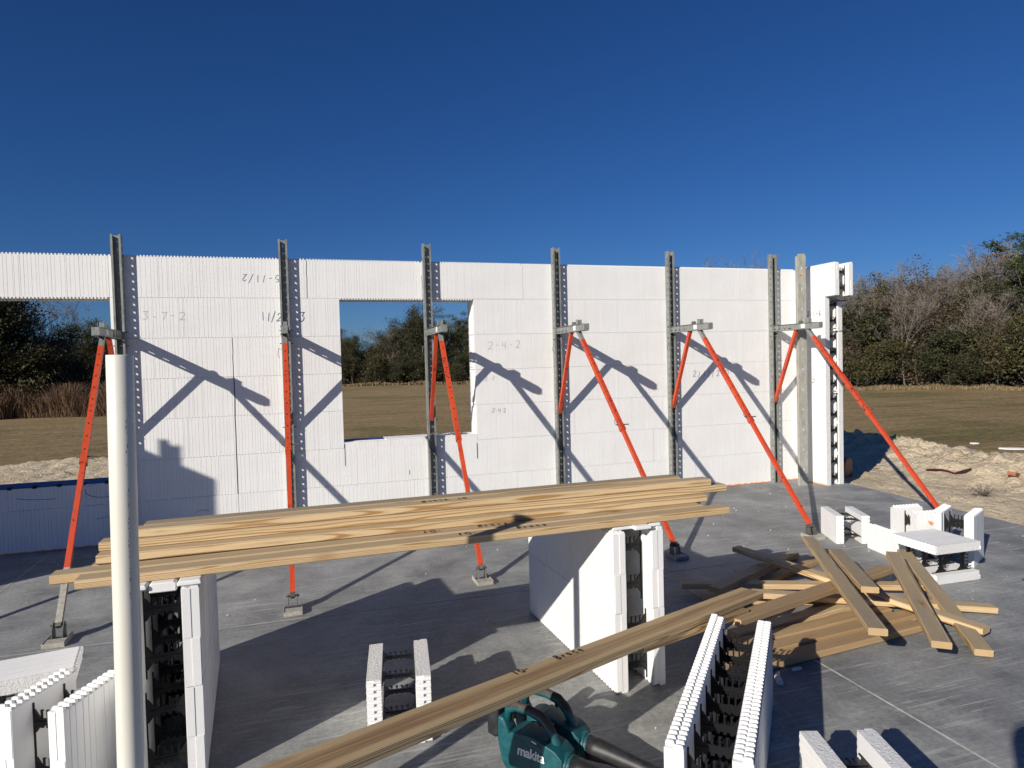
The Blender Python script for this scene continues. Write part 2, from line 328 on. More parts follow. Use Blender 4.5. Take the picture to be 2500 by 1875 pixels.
# ------------------------------------------------------------------ foam forms
CH = .4064; T = .067; W = .286; PITCH = 1.2192/40
cache = {}
def panel_mesh(L, H, style=0, endcut=(1, 1), top=1, bot=.006, front=1):
    """one foam panel: x 0..L, outer face at y=0, y to T, z 0..H"""
    key = (round(L, 3), round(H, 3), style, endcut, top, bot, front)
    if key in cache: return cache[key]
    mb = MB(); rr = random.Random(int(L*1000)+style*7)
    nb = int(L/PITCH)
    g = bot
    z0 = g
    # moulded face: ribs and narrow grooves
    if front:
        xs = [0.]; x = .004
        while x < L-.03:
            w = rr.choice([.012, .024, .0305, .0305, .030, .045, .038])
            x += w
            if x < L-.012: xs.append(x)
        xs.append(L)
        gd, gw = .0019, .0035
        for k in range(len(xs)-1):
            a = xs[k]+(gw if k else 0); bb = xs[k+1]
            d = rr.uniform(0, .0007)
            mb.quad((a, -d, z0), (bb, -d, z0), (bb, -d, H), (a, -d, H))
            if k: 
                mb.quad((xs[k], 0, z0), (xs[k]+gw*.5, gd, z0), (xs[k]+gw*.5, gd, H), (xs[k], 0, H)); mb.quad((xs[k]+gw*.5, gd, z0), (a, 0, z0), (a, 0, H), (xs[k]+gw*.5, gd, H))
        mb.box(0, L, gd+.0002, T, z0, H, 0, '-x +x')
        mb.box(0, .0005, .0003, T-.0005, z0+.0003, H-.0003, 1 if endcut[0] else 0); mb.box(L-.0005, L, .0003, T-.0005, z0+.0003, H-.0003, 1 if endcut[1] else 0)
    else: mb.box(0, L, 0, T, z0, H)
    # bottom teeth down to 0, staggered half rows
    i = 0
    while (i+.55)*PITCH < L:
        a = i*PITCH+.001; e = min(a+PITCH*.56, L-.001)
        if g > 0: mb.box(a, e, .001, T*.49, 0, g-.0001, 0, '+z')
        a2 = a+PITCH*.5; e2 = min(a2+PITCH*.56, L-.001)
        if g > 0 and e2 > a2: mb.box(a2, e2, T*.51, T-.001, 0, g-.0001, 0, '+z')
        if top:
            if e-.002 > a: nub(mb, a+.0012, e-.0012, .003, T*.49, H, .0165)
            if e2-.002 > a2: nub(mb, a2+.0012, e2-.0012, T*.51, T-.003, H)
        i += 1
    # tongue and groove on factory ends
    for side in (0, 1):
        if endcut[side]: continue
        for zz, half in ((0, 0), (.2032, 1)):
            if zz >= H: continue
            y0, y1 = ((.003, T*.5) if half == 0 else (T*.5, T-.003))
            x0, x1 = (-.0022, 0) if side == 0 else (L, L+.0022)
            mb.box(x0, x1, y0, y1, max(zz, g)+.001, min(zz+.2032, H)-.001)
    me = mb.mesh('foam_panel', ['foam', 'foam_cut']); cache[key] = me; return me
def nub(mb, x0, x1, y0, y1, z, h=.012):
    c = .004; i = len(mb.v)
    mb.v += [(x0, y0, z), (x1, y0, z), (x1, y1, z), (x0, y1, z), (x0, y0, z+h-c), (x1, y0, z+h-c), (x1, y1, z+h-c), (x0, y1, z+h-c),
             (x0+c, y0+c, z+h), (x1-c, y0+c, z+h), (x1-c, y1-c, z+h), (x0+c, y1-c, z+h)]
    for f in ((0, 1, 5, 4), (1, 2, 6, 5), (2, 3, 7, 6), (3, 0, 4, 7), (4, 5, 9, 8), (5, 6, 10, 9), (6, 7, 11, 10), (7, 4, 8, 11), (8, 9, 10, 11)):
        mb.f.append(tuple(i+k for k in f)); mb.m.append(0)
def tie_mesh(H=CH, cav=W-2*T):
    key = ('tie', round(H, 3), round(cav, 3))
    if key in cache: return cache[key]
    mb = MB(); th = .007
    M = lambda a, b_, c: (c-th/2, a, b_)
    zs = [H*.26, H*.76] if H > .3 else [H*.5]
    for zc in zs:
        mb.prism([(0, zc-.055), (.012, zc-.045), (.034, zc-.016), (cav-.034, zc-.016), (cav-.012, zc-.045), (cav, zc-.055), (cav, zc+.055), (cav-.012, zc+.045), (cav-.034, zc+.012), (.034, zc+.012), (.012, zc+.045), (0, zc+.055)], M, th)
        mb.box(-th*.9, th*.9, .01, cav-.01, zc-.006, zc+.002)
        for k in range(4):
            y = .038+k*(cav-.076)/3
            mb.box(-.003, .003, y-.0035, y+.0035, zc+.0118, zc+.047)
            mb.box(-.0032, .0032, y-.008, y+.004, zc+.043, zc+.0475)
            mb.box(-.003, .003, y-.007, y+.007, zc-.026, zc-.0158)
    for y in (0, cav-.006): mb.box(-.0028, .0028, y, y+.006, .02, H-.02)
    me = mb.mesh('plastic_tie', 'black_plastic'); cache[key] = me; return me
def add_panels(root, L, H, z=0, style=0, endcut=(1, 1), top=1, bot=.012, width=W, ties=None, x=0, tie_h=None, tmin=0):
    """outer panel, mirrored panel and ties of one form block"""
    link('foam_panel', panel_mesh(L, H, style, endcut, top, bot), root, (x, 0, z))
    # opposite panel: turned half round so its moulded face points outwards
    link('foam_panel', panel_mesh(L, H, style+1, (endcut[1], endcut[0]), top, bot), root, (x+L, width, z), (0, 0, math.pi))
    if ties:
        for tx in ties: link('plastic_tie', tie_mesh(H, width-2*T), root, (x+tx, T, z))

# ------------------------------------------------------------------ ground, slab
YW = 7.424; XC = 6.448
mb = MB(); mb.box(-5.45, 6.86, -6, 7.80, -.6, 0)
# slab outline is slightly skewed on the right: built as a prism
mb = MB(); mb.prism([(-5.45, -6), (6.42, -6), (6.58, 4.4), (6.90, 7.82), (-5.45, 7.82)], lambda a, b_, c: (a, b_, -.6+c), .6)
slab = link('concrete_slab', mb.mesh('concrete_slab', 'slab_concrete')); tag(slab, kind='structure')
mb = MB()
def strip(mb, pts, w, z, mi=0):
    rr = random.Random(3)
    for a, b_ in zip(pts, pts[1:]):
        a = Vector((*a, z)); b_ = Vector((*b_, z)); n = max(2, int((b_-a).length/.12)); d = (b_-a).normalized(); s = Vector((-d.y, d.x, 0)); pw = w
        for k in range(n):
            p = a.lerp(b_, k/n); q = a.lerp(b_, (k+1)/n); nw = w*rr.uniform(.6, 1.5)
            mb.quad(p-s*pw, q-s*nw, q+s*nw, p+s*pw, mi); pw = nw
strip(mb, [(-5.3, 4.80), (6.56, 4.53)], .004, .003)
sc = link('saw_cut_line', mb.mesh('saw_cut_line', 'saw_cut'), slab)
mb = MB(); strip(mb, [(2.66, 4.6), (2.668, 2.9), (2.645, 1.9), (2.62, -5)], .0055, .003)
link('saw_cut_line', mb.mesh('saw_cut_line', 'saw_cut'), slab)
mb = MB(); strip(mb, [(-2.3, 7.3), (-2.2, -5)], .004, .003); link('saw_cut_line', mb.mesh('saw_cut_line', 'saw_cut'), slab)

def fbm(x, y, sc, oct=4, seed=0):
    from mathutils import noise as mn
    v = 0; a = 1
    for k in range(oct):
        v += a*mn.noise(Vector((x*sc+seed, y*sc-seed, seed*.7))); sc *= 2.1; a *= .5
    return v
# field: large sheet to the horizon
mb = MB()
rings = [0, 12, 25, 45, 80, 140, 260, 600, 1500]; n = 48
for ri, rad in enumerate(rings):
    for j in range(n):
        t = 2*math.pi*j/n; mb.v.append((3+rad*math.sin(t), 6+rad*math.cos(t), -.5))
for ri in range(len(rings)-1):
    for j in range(n):
        a = ri*n+j; b_ = ri*n+(j+1) % n
        mb.f.append((a, b_, b_+n, a+n)) if ri else mb.f.append((0, b_+n, a+n)); mb.m.append(0)
field = link('field_ground', mb.mesh('field_ground', 'field_grass')); tag(field, kind='structure')
# dug sand round the slab
def sand_sheet(x0, x1, y0, y1, step, hf, name='sand_ground'):
    nx = int((x1-x0)/step)+1; ny = int((y1-y0)/step)+1; V = []; F = []
    for j in range(ny):
        for i in range(nx):
            x = x0+i*step; y = y0+j*step; V.append((x, y, hf(x, y)))
    for j in range(ny-1):
        for i in range(nx-1):
            a = j*nx+i; F.append((a, a+1, a+nx+1, a+nx))
    me = bpy.data.meshes.new(name); me.from_pydata(V, [], F); me.materials.append(MATS['sand'])
    me.polygons.foreach_set('use_smooth', [True]*len(F)); return link(name, me)
def h_right(x, y):
    b_ = 11.2+.5*fbm(0, y, .35, 3, 5)-max(0, 6-y)*.05
    if y > 11.4: b_ -= (y-11.4)*3
    e = b_-x
    berm = math.exp(-((e-1.3)/.9)**2)*(.26+.10*fbm(x, y, .8, 2, 31))
    base = -.07-.03*(x-6.9)
    z = base+berm+.06*fbm(x, y, .9, 3, 2)+.09*abs(fbm(x, y, 3.2, 4, 9))*(.5+berm*5)+.03*fbm(x, y, 9, 3, 4)*(.4+4*berm)
    if x < 7.6: z = min(z, -.035-.02*(7.6-x)+.02*fbm(x, y, 6, 2, 3))
    if e < .45: z = z*(max(e, 0)/.45)+(-.56)*(1-max(e, 0)/.45)
    return z if e > -.05 else -.62
s1 = sand_sheet(6.3, 12.4, -4, 13.5, .055, h_right); tag(s1, kind='structure')
def h_left(x, y):
    lim = 19.3+.6*fbm(x, 0, .3, 3, 7); e = min(lim-y, x+24)
    z = -.40+.05*fbm(x, y, .5, 4, 11)+.10*abs(fbm(x, y*1.7, 2.2, 5, 13))+.03*math.sin((y*.8-x*.35)*9+2*fbm(x, y, .6, 2, 1))*max(0, fbm(x, y, .35, 2, 21))
    if e < .8: z = z*(max(e, 0)/.8)+(-.56)*(1-max(e, 0)/.8)
    return z if e > -.05 else -.62
s2 = sand_sheet(-22, 6.2, 7.9, 20.2, .09, h_left); tag(s2, kind='structure')

# ------------------------------------------------------------------ the long wall with window and return
wall = empty('foam_block_wall', (2, YW, 0), label='long white foam form wall with square window opening and short return at its right end', cat='wall')
def wp(name, me, loc, rot=(0, 0, 0)):
    o = link(name, me, wall, (loc[0]-2, loc[1]-YW, loc[2]), rot); return o
def run(x0, x1, z, H, top, bot=.004, joints=None, style=0, dx=0, outer=True):
    """panels of one course between x0 and x1; inner face at YW"""
    cuts = [x0]+[j for j in sorted(joints or []) if x0+.02 < j < x1-.02]+[x1]
    for k in range(len(cuts)-1):
        a, b_ = cuts[k], cuts[k+1]; gp = .0015
        L = round(b_-a-gp, 3)
        rz = random.uniform(-.0012, .0012)
        wp('foam_panel', panel_mesh(L, H, (style+k) % 3, (1, 1), top, bot), (a, YW+random.uniform(-.0015, .0015), z), (0, 0, rz))
    if outer:
        wp('foam_panel', panel_mesh(round(x1-x0, 3), H, style, (1, 1), top, bot, 1), (x1, YW+W, z), (0, 0, math.pi))
XL = -5.10
DJ = -.638
for k in range(7):
    z = k*CH; top = 1 if k == 6 else 0
    off = (.61 if k % 2 else 1.219)
    right_j = [1.945+off+1.219*i for i in range(-1, 5)]
    if k < 2:
        js = [DJ-.006*0] + ([.58, 1.8, 3.02, 4.24, 5.46] if k else [-.02, 1.2, 2.42, 3.63, 4.85, 6.07])
        run(-1.736, 6.447, z, CH, 0, .004, js, k)
    elif k < 6:
        run(-1.736, .447, z, CH, 0, .004, [DJ], k)
        run(1.945, 6.447, z, CH, 0, .004, right_j, k)
    else:
        run(-1.736, 6.447, z, CH, 1, .004, [-.62, .12, 1.352, 2.55, 3.77, 4.99, 6.2], k)
# hanging teeth of the lintels
def teeth(x0, x1, z, ys=(0, .034, .218, .252)):
    mb = MB(); i = 0
    while x0+(i+.6)*PITCH < x1:
        for q, y in enumerate(ys):
            a = x0+i*PITCH+(q % 2)*PITCH*.5
            if a+PITCH*.55 < x1: mb.box(a, a+PITCH*.55, YW+y+.0005, YW+y+.032, z-.012, z+.004)
        i += 1
    m_ = mb.mesh('edge_teeth', 'foam'); return wp('edge_teeth', m_, (2, YW, 0), (0, 0, 0)), m_
for a, b_ in ((.449, 1.943), (XL, -1.738)):
    o, m_ = teeth(a, b_, 6*CH); m_.transform(Matrix.Translation((-2, -YW, 0)))
# low part and lintel of the wide opening on the left
run(XL, -1.738, 0, CH, 0, .004, [-2.05, -3.27, -4.49], 1); run(XL, -1.738, CH, .212, 0, .004, [-2.66, -3.88], 2)
run(XL, -1.738, 6*CH, CH, 1, .004, [-2.14, -3.35, -4.57], 0)
# window sill strip, jamb and sill liners
run(.449, 1.943, 2*CH, .062, 0, .0, [.95], 2)
def slabpiece(name, x0, x1, y0, y1, z0, z1, mat, bev=.003):
    mb = MB(); mb.box(x0-2, x1-2, y0-YW, y1-YW, z0, z1); o = link(name, mb.mesh(name, mat), wall); bevel(o, bev); return o
slabpiece('sill_liner', .45, 1.942, YW+T+.001, YW+W-T-.001, 2*CH, 2*CH+.066, 'foam')
slabpiece('sill_liner', .90, 1.942, YW+.006, YW+W-.01, 2*CH+.063, 2*CH+.074, 'foam')
slabpiece('membrane_strip', .452, .90, YW+.10, YW+W-.02, 2*CH+.0665, 2*CH+.071, 'blue_membrane')
for k in range(2, 6):
    xx = 1.9455+random.uniform(-.006, .004)
    slabpiece('jamb_liner', xx, xx+.05, YW+T+.001, YW+W-T-.001, k*CH+.003, (k+1)*CH-.003, 'foam')
    slabpiece('jamb_liner', .40, .4465, YW+T+.001, YW+W-T-.001, k*CH+.003, (k+1)*CH-.003, 'foam')
    slabpiece('jamb_liner', -1.7355, -1.69, YW+T+.001, YW+W-T-.001, k*CH+.003, (k+1)*CH-.003, 'foam')
    if k > 1 and k < 5: slabpiece('jamb_scrap', 1.928, 1.9445, YW+.10, YW+.19, k*CH+.03, (k+1)*CH-.02, 'foam_cut')
slabpiece('membrane_strip', XL, -1.74, YW-.006, YW+W+.004, CH+.213, CH+.226, 'blue_membrane')
for i in range(16):
    x = -1.83-i*.2032
    slabpiece('tie_head', x-.018, x+.018, YW-.012, YW+.03, CH+.205, CH+.231, 'gasket')
# darker wide gaps cut between blocks
def gap(x, z0, z1, w):
    mb = MB(); pts = [(x-2+random.uniform(-.003, .003), -.0016-.0005, z0+(z1-z0)*i/8) for i in range(9)]
    for p, q in zip(pts, pts[1:]): mb.quad((p[0]-w, p[1], p[2]), (p[0]+w, p[1], p[2]), (q[0]+w, q[1], q[2]), (q[0]-w, q[1], q[2]))
    link('open_joint', mb.mesh('open_joint', 'gasket'), wall)
gap(DJ+.0, .0, 1.62, .0045); gap(DJ-.002, 1.62, 2.03, .0022); gap(.118, 2.445, 2.84, .002); gap(1.352, 2.445, 2.7, .0014)
# orange bead of spray foam at the foot
mb = MB(); x = -1.7
while x < 6.44:
    r = random.uniform(.006, .013); 
    mb.tube([(x-2-.012, -.004, r*.7), (x-2+.012, -.004, r*.7)], r, 5); x += random.choice([.02, .024, .03, .028])
x = -5.0
while x < -1.7:
    r = random.uniform(.006, .012); mb.tube([(x-2-.012, -.004, r*.7), (x-2+.012, -.004, r*.7)], r, 5); x += .03
y = 6.9
while y < YW: mb.tube([(XC-2-.003, y-YW-.012, .008), (XC-2-.003, y-YW+.012, .008)], .009, 5); y += .026
link('foam_bead', mb.mesh('foam_bead', 'orange_foam'), wall)
# return wall at the right end
for k in range(7):
    z = k*CH; yi = 6.885 if k < 6 else 6.715; yo = 6.90 if k < 6 else 6.72
    Li = round(YW-yi-.001, 3); cut = (1, 1) if k < 6 else (1, 0)
    wp('foam_panel', panel_mesh(Li, CH, k % 3, cut, 1 if k == 6 else 0, .004), (XC, YW, z), (0, 0, -math.pi/2+random.uniform(-.003, .003)))
    Lo = round(YW+W-yo, 3); cut = (1, 1) if k < 6 else (0, 1)
    wp('foam_panel', panel_mesh(Lo, CH, (k+1) % 3, cut, 1 if k == 6 else 0, .004), (XC+W, yo, z), (0, 0, math.pi/2))
    wp('plastic_tie', tie_mesh(), (XC+T, 6.93 if k < 6 else 6.78, z), (0, 0, -math.pi/2))
    wp('plastic_tie', tie_mesh(), (XC+T, 7.12, z), (0, 0, -math.pi/2))
for z, y0 in ((2.385, 6.80), (2.03, 6.86), (1.22, 6.87)):
    mb = MB(); mb.tube([(XC+T+.075-2, .2, z), (XC+T+.08-2, y0-YW, z)], .008, 8); link('rebar', mb.mesh('rebar', 'galvanised_inside', True), wall)
# a bent dowel reaching out over the outer panel
for z in (2.375, 1.985):
    mb = MB(); mb.tube([(XC+T-2, -.50, z), (XC+W-2+.06, -.53, z+.015)], .008, 8); link('rebar', mb.mesh('rebar', 'galvanised_inside', True), wall)
# writing on the wall (builders' block sizes)
def wtxt(t, x, z, h, mat, th=.0035, adv=.8, flip=False):
    ux, uy = ((1, 0, 0), (0, 0, 1)) if not flip else ((-1, 0, 0), (0, 0, -1))
    write(wall, t, (x-2, -.0025, z), ux, uy, h, mat, th, adv)
wtxt('3-7-2', -1.46, 2.215, .08, 'pencil', .0012, 1.05); wtxt('11/2-', -.36, 2.20, .085, 'blue_ink', .0022, .62); wtxt('3', .03, 2.20, .095, 'blue_ink', .003)
wtxt('5-11/2', -.16, 2.68, .07, 'blue_ink', .002, .9, True)
wtxt('2-4-2', 2.10, 1.86, .09, 'pencil', .0012, .95); wtxt('2.4.2', 2.13, 1.12, .048, 'blue_ink', .0015, 1.0); wtxt('2 2', 2.05, 1.50, .045, 'pencil', .001, 1)
wtxt('2)17/2-0', 4.83, 1.45, .075, 'blue_ink', .0018, .95)
mb = MB()
for x, z0, z1, w in ((.452, .62, .86, .003), (1.94, .60, .78, .0045), (1.15, .47, .52, .003)):
    mb.quad((x-2-w, -.0028, z0), (x-2+w, -.0028, z0), (x-2+w, -.0028, z1), (x-2-w, -.0028, z1))
link('marker_line', mb.mesh('marker_line', 'blue_ink'), wall)
write(wall, '2-1-6', (XC-2-.0025, 7.20-YW, 2.20), (0, -1, 0), (0, 0, 1), .065, 'black_ink', .003, .8)
write(wall, '2-', (XC-2-.0025, 7.12-YW, 1.32), (0, -1, 0), (0, 0, 1), .06, 'black_ink', .003, .8)
# curved scribbles on the low wall
mb = MB()
for cx, cz, rx, rz, a0, a1 in ((-1.86, .55, .16, .07, 2, 5), (-1.95, .36, .22, .09, -1.5, 1), (-.98, .20, .10, .07, 1, 5), (-2.3, .54, .3, .04, 3.4, 4.8)):
    P = [(cx-2+rx*math.cos(a0+(a1-a0)*i/14), -.003, cz+rz*math.sin(a0+(a1-a0)*i/14)) for i in range(15)]
    for p, q in zip(P, P[1:]): mb.quad((p[0]-.002, p[1], p[2]-.002), (q[0]-.002, q[1], q[2]-.002), (q[0]+.002, q[1], q[2]+.002), (p[0]+.002, p[1], p[2]+.002))
link('scribble', mb.mesh('scribble', 'blue_ink'), wall)

# side wall outside the frame on the left: it throws the shade on the left part of the long wall and the slab
side = empty('foam_block_wall', (XL, YW, 0), label='white foam form side wall at the far left, running towards the camera', cat='wall')
for k in range(7):
    for j, (a, b_) in enumerate(((4.55, 5.74), (5.745, 6.96), (6.965, 7.70))):
        if k == 6 and j == 0: a = 4.62
        link('foam_panel', panel_mesh(round(b_-a, 3), CH, (k+j) % 3, (1, 1), 1 if k == 6 else 0, .005), side, (-.002, b_-YW, k*CH), (0, 0, -math.pi/2)).rotation_euler = (0, 0, math.pi/2) if False else (0, 0, -math.pi/2)
        link('foam_panel', panel_mesh(round(b_-a, 3), CH, (k+j) % 3, (1, 1), 1 if k == 6 else 0, .005), side, (-W, b_-YW, k*CH), (0, 0, -math.pi/2))
for ch in side.children:     # panels run from their origin towards -y with the face on the slab side for the first of each pair
    pass

# ------------------------------------------------------------------ wall braces
def channel(h, wd=.09, dp=.075, lip=.019, th=.0026, holes=True):
    """open C section: web at y=0, flanges out to y=dp, lips turned in; real perforations"""
    mb = MB(); P = .0765
    def box(*a): mb.box(*a)
    n = int(h/P)
    def plate(ax, c, a0, a1, hw, hh, hc, phase):  # perforated plate in plane ax=c, spanning a0..a1 and 0..h
        zs = [0]
        for i in range(n):
            zc = P*(i+.5+phase)
            if zc+hh < h: zs += [zc-hh, zc+hh]
        zs.append(h)
        for i in range(len(zs)-1):
            segs = [(a0, a1)] if i % 2 == 0 else [(a0, hc-hw), (hc+hw, a1)]
            for s0, s1 in segs:
                if ax == 'x': box(c-th/2, c+th/2, s0, s1, zs[i], zs[i+1])
                else: box(s0, s1, c-th/2, c+th/2, zs[i], zs[i+1])
    plate('y', th/2, -wd/2, wd/2, .004, .011, 0, .5)
    for s in (-1, 1):
        plate('x', s*(wd/2-th/2), th, dp, .007, .0095, .050, 0)
        a, b_ = sorted((s*(wd/2-th), s*(wd/2-lip))); box(a, b_, dp-th, dp, 0, h)
    return mb
def chan_mesh():
    mb = channel(3.045)
    # back of web and inner faces use the darker inside metal
    ms = []
    for f in mb.f:
        c = [sum(mb.v[i][k] for i in f)/4 for k in range(3)]
        ms.append(0)
    mb.m = ms
    return mb.mesh('strongback', 'galvanised')
def bar(mb, a, b_, w, d=None, mi=0):
    mb.tube([a, b_], w*.7071, 4, True, mi, True)
def brace_meshes(fx, fy, low='', top_z=2.06):
    R = {}
    mb = MB()                                   # bracket: two flanged side plates with A-shaped webs
    L = .80; z0, z1 = top_z-.036, top_z+.036
    for s in (-1, 1):
        x = s*.022
        mb.box(x-.002, x+.002, -.03, L, z1-.004, z1); mb.box(x-.002, x+.002, -.03, L, z0, z0+.004)
        mb.box(min(x, x+s*.016), max(x, x+s*.016), -.03, L+.06, z1, z1+.003); mb.box(min(x, x+s*.016), max(x, x+s*.016), -.03, L+.06, z0-.003, z0)
        mb.box(x-.0018, x+.0018, -.03, L, top_z-.008, z1-.004); mb.box(x-.0018, x+.0018, -.03, L, z0+.004, z0+.013)
        for ya, yb in ((-.03, .07), (.13, .16), (.22, .25), (.30, .34), (.41, L)): mb.box(x-.0018, x+.0018, ya, yb, z0+.013, top_z-.008)
        for yc in (.10, .19, .275, .375):
            for e in (-1, 1):
                mb.prism([(yc+e*.034-.007, z0+.005), (yc+e*.034+.007, z0+.005), (yc+.006, z1-.005), (yc-.006, z1-.005)], lambda a, b_, c, x=x, s=s: (x+s*(.0019+c), a, b_), .004)
    mb.box(-.021, .021, -.03, L, z1-.0035, z1-.0005)
    mb.box(-.03, .03, -.034, -.030, z0, z1)
    R['walkway_bracket'] = mb.mesh('walkway_bracket', 'galvanised')
    mb = MB(); mb.box(-.030, .030, L-.02, L+.085, z0+.002, z1-.001)
    R['end_box'] = mb.mesh('end_box', 'galvanised')
    mb = MB(); mb.box(-.021, .021, .655, .705, z1+.0035, z1+.05); mb.box(-.024, -.0215, .65, .71, z1+.004, z1+.055); mb.box(.0215, .024, .65, .71, z1+.004, z1+.055)
    R['guardrail_socket'] = mb.mesh('guardrail_socket', 'galvanised')
    mb = MB(); mb.tube([(-.016, .545, z1+.012), (.016, .545, z1+.012)], .026, 14)
    R['pivot_wheel'] = mb.mesh('pivot_wheel', 'galvanised_inside', False)
    for s in (-1, 1):
        mb = MB(); mb.box(s*.0245-.0005, s*.0245+.0005, .575, .645, z0+.012, z1-.008)
        R['bracket_label'+('' if s < 0 else '2')] = mb.mesh('bracket_label', 'label_paper')
    mb = MB(); bar(mb, (0, .47, z0+.002), (0, .05, top_z-.98), .038)
    R['diagonal_strut'] = mb.mesh('diagonal_strut', 'orange_paint')
    top = Vector((0, .665, z0)); foot = Vector((fx, fy, .10)); d = (foot-top).normalized(); Lt = (foot-top).length
    mb = MB(); bar(mb, top-d*.03, top+d*.17, .040)
    R['top_link'] = mb.mesh('top_link', 'galvanised')
    mb = MB(); a = top+d*.14; m_ = top+d*(Lt*.52); bar(mb, a, m_, .043); bar(mb, m_-d*.03, m_+d*.02, .049)
    R['brace_tube'] = mb.mesh('brace_tube', 'orange_paint')
    mb = MB(); bar(mb, m_-d*.02, foot-d*(.02 if low != 'crust' else .22), .035); bar(mb, foot-d*.03, foot-d*.0, .02)
    R['lower_tube'] = mb.mesh('lower_tube', 'orange_paint' if low == '' else 'orange_paint_worn')
    if low == 'crust':
        mb = MB(); bar(mb, foot-d*.40, foot-d*.01, .037); R['crusted_sleeve'] = mb.mesh('crusted_sleeve', 'concrete_crust')
    side_ = d.cross(Vector((1, 0, 0))).normalized()
    mb = MB(); k = .25
    while k < Lt*.5:
        c = top+d*k
        nn = Vector((0, -d.z, d.y)).normalized(); nn = nn if nn.y > 0 else -nn
        mb.tube([c+nn*.0205, c+nn*.0226], .0075, 8)
        for sx in (-1, 1): mb.tube([c+Vector((sx*.0205, 0, 0)), c+Vector((sx*.0226, 0, 0))], .0065, 8)
        k += .13
    R['adjustment_holes'] = mb.mesh('adjustment_holes', 'dark_hole')
    mb = MB(); c = top+d*(Lt*.50); mb.tube([c+Vector((-.09, .0, 0)), c+Vector((.05, 0, 0))], .006, 6); 
    mb.tube([c+Vector((.05, 0, 0)), c+Vector((.065, 0, .03)), c+Vector((.055, 0, .06)), c+Vector((.035, 0, .05))], .0025, 5)
    R['locking_pin'] = mb.mesh('locking_pin', 'galvanised_inside')
    mb = MB()
    for s in (-1, 1): mb.prism([(fy-.035, .006), (fy+.05, .006), (fy+.03, .085), (fy-.005, .125), (fy-.03, .11)], lambda a, b_, c, s=s: (fx+s*.030-.002+c, a, b_), .004)
    mb.tube([(fx-.045, fy-.002, .10), (fx+.045, fy-.002, .10)], .008, 8); bar(mb, foot-d*.05, foot+d*.012, .03)
    R['clevis'] = mb.mesh('clevis', 'galvanised_inside')
    mb = MB(); mb.box(fx-.062, fx+.062, fy-.06, fy+.12, .001, .009); mb.box(fx-.062, fx-.058, fy-.06, fy+.12, .009, .034); mb.box(fx+.058, fx+.062, fy-.06, fy+.12, .009, .034); mb.box(fx-.058, fx+.058, fy+.04, fy+.12, .009, .03)
    for sx in (-.035, .035): mb.tube([(fx+sx, fy+.015, .009), (fx+sx, fy+.015, .022)], .009, 6)
    R['base_plate'] = mb.mesh('base_plate', 'concrete_crust')
    mb = MB()
    for zz in (top_z-.98, top_z-.1, top_z+.035): mb.tube([(-.075, .055, zz), (.062, .055, zz)], .006, 6)
    mb.tube([(.055, .06, top_z-.16), (.075, .09, top_z-.15), (.085, .09, top_z-.22), (.07, .07, top_z-.25)], .003, 5)
    R['hitch_pins'] = mb.mesh('hitch_pins', 'galvanised_inside')
    return R
CHAN = chan_mesh()
def brace(x, yaw, loc, fx, fy, label, worn=False):
    r = empty('wall_brace', loc, (0, 0, yaw), label, 'wall brace', 'steel and orange braces holding the foam walls upright')
    link('strongback', CHAN, r)
    for k, me in brace_meshes(fx, fy, ('', 'worn', 'crust')[worn]).items():
        o = link(me.name.split('.')[0], me, r)
        if k in ('walkway_bracket', 'end_box', 'guardrail_socket', 'brace_tube', 'diagonal_strut', 'base_plate'): pass
    return r
BR = [(-1.648, -.14, 2.55, 'tall steel and orange brace at the left, behind the white pipe', 2), (-.112, -.02, 2.55, 'steel and orange brace left of the window, its orange tube hiding its post', 0),
      (1.405, .10, 2.45, 'steel and orange brace crossing the window opening', 0), (2.955, -.06, 2.47, 'steel and orange brace right of the window, foot behind the foam stack', 0),
      (4.50, .01, 2.42, 'steel and orange brace whose foot stands behind the pile of loose boards', 1), (6.055, -.03, 2.42, 'rightmost steel and orange brace, leaning out past the end of the wall', 1)]
for x, fx, fy, lb, wr in BR: brace(x, math.pi, (x, YW-.002, 0), fx, fy, lb, wr)
brace(0, -math.pi/2, (XL+.002, 4.88, 0), 0, 2.5, 'steel and orange brace against the side wall outside the picture on the left')
# bare weathered channel standing back to front near the corner
ps = empty('steel_post', (6.205, 7.02, 0), (0, 0, math.radians(-8)), 'flat weathered grey steel post with orange paint mark, standing alone near the wall corner', 'post')
mb = MB(); hh = 3.0
mb.prism([(-.062, 0), (.062, 0), (.062, hh-.03), (.045, hh), (-.045, hh), (-.062, hh-.03)], lambda a, b_, c: (a, -.002+c, b_), .004)
for s in (-1, 1):
    a, b_ = sorted((s*.062, s*.0585)); mb.box(a, b_, .002, .045, 0, hh-.03)
    a, b_ = sorted((s*.0585, s*.045)); mb.box(a, b_, .042, .045, 0, hh-.03)
o = link('channel_body', mb.mesh('channel_body', 'galvanised_weathered'), ps); bevel(o, .002)
mb = MB()
for i in range(11): mb.box(-.005, .005, -.0035, -.0019, .2+i*.26, .225+i*.26)
link('slots', mb.mesh('slots', 'label_paper'), ps)
mb = MB()
for i in range(7): a = random.uniform(0, 6.28); r = .012; mb.tube([(r*math.cos(a)-.01, -.0045, 2.72+r*math.sin(a)), (r*math.cos(a)-.01, -.0021, 2.72+r*math.sin(a))], random.uniform(.006, .014), 7)
link('paint_mark', mb.mesh('paint_mark', 'orange_foam'), ps)

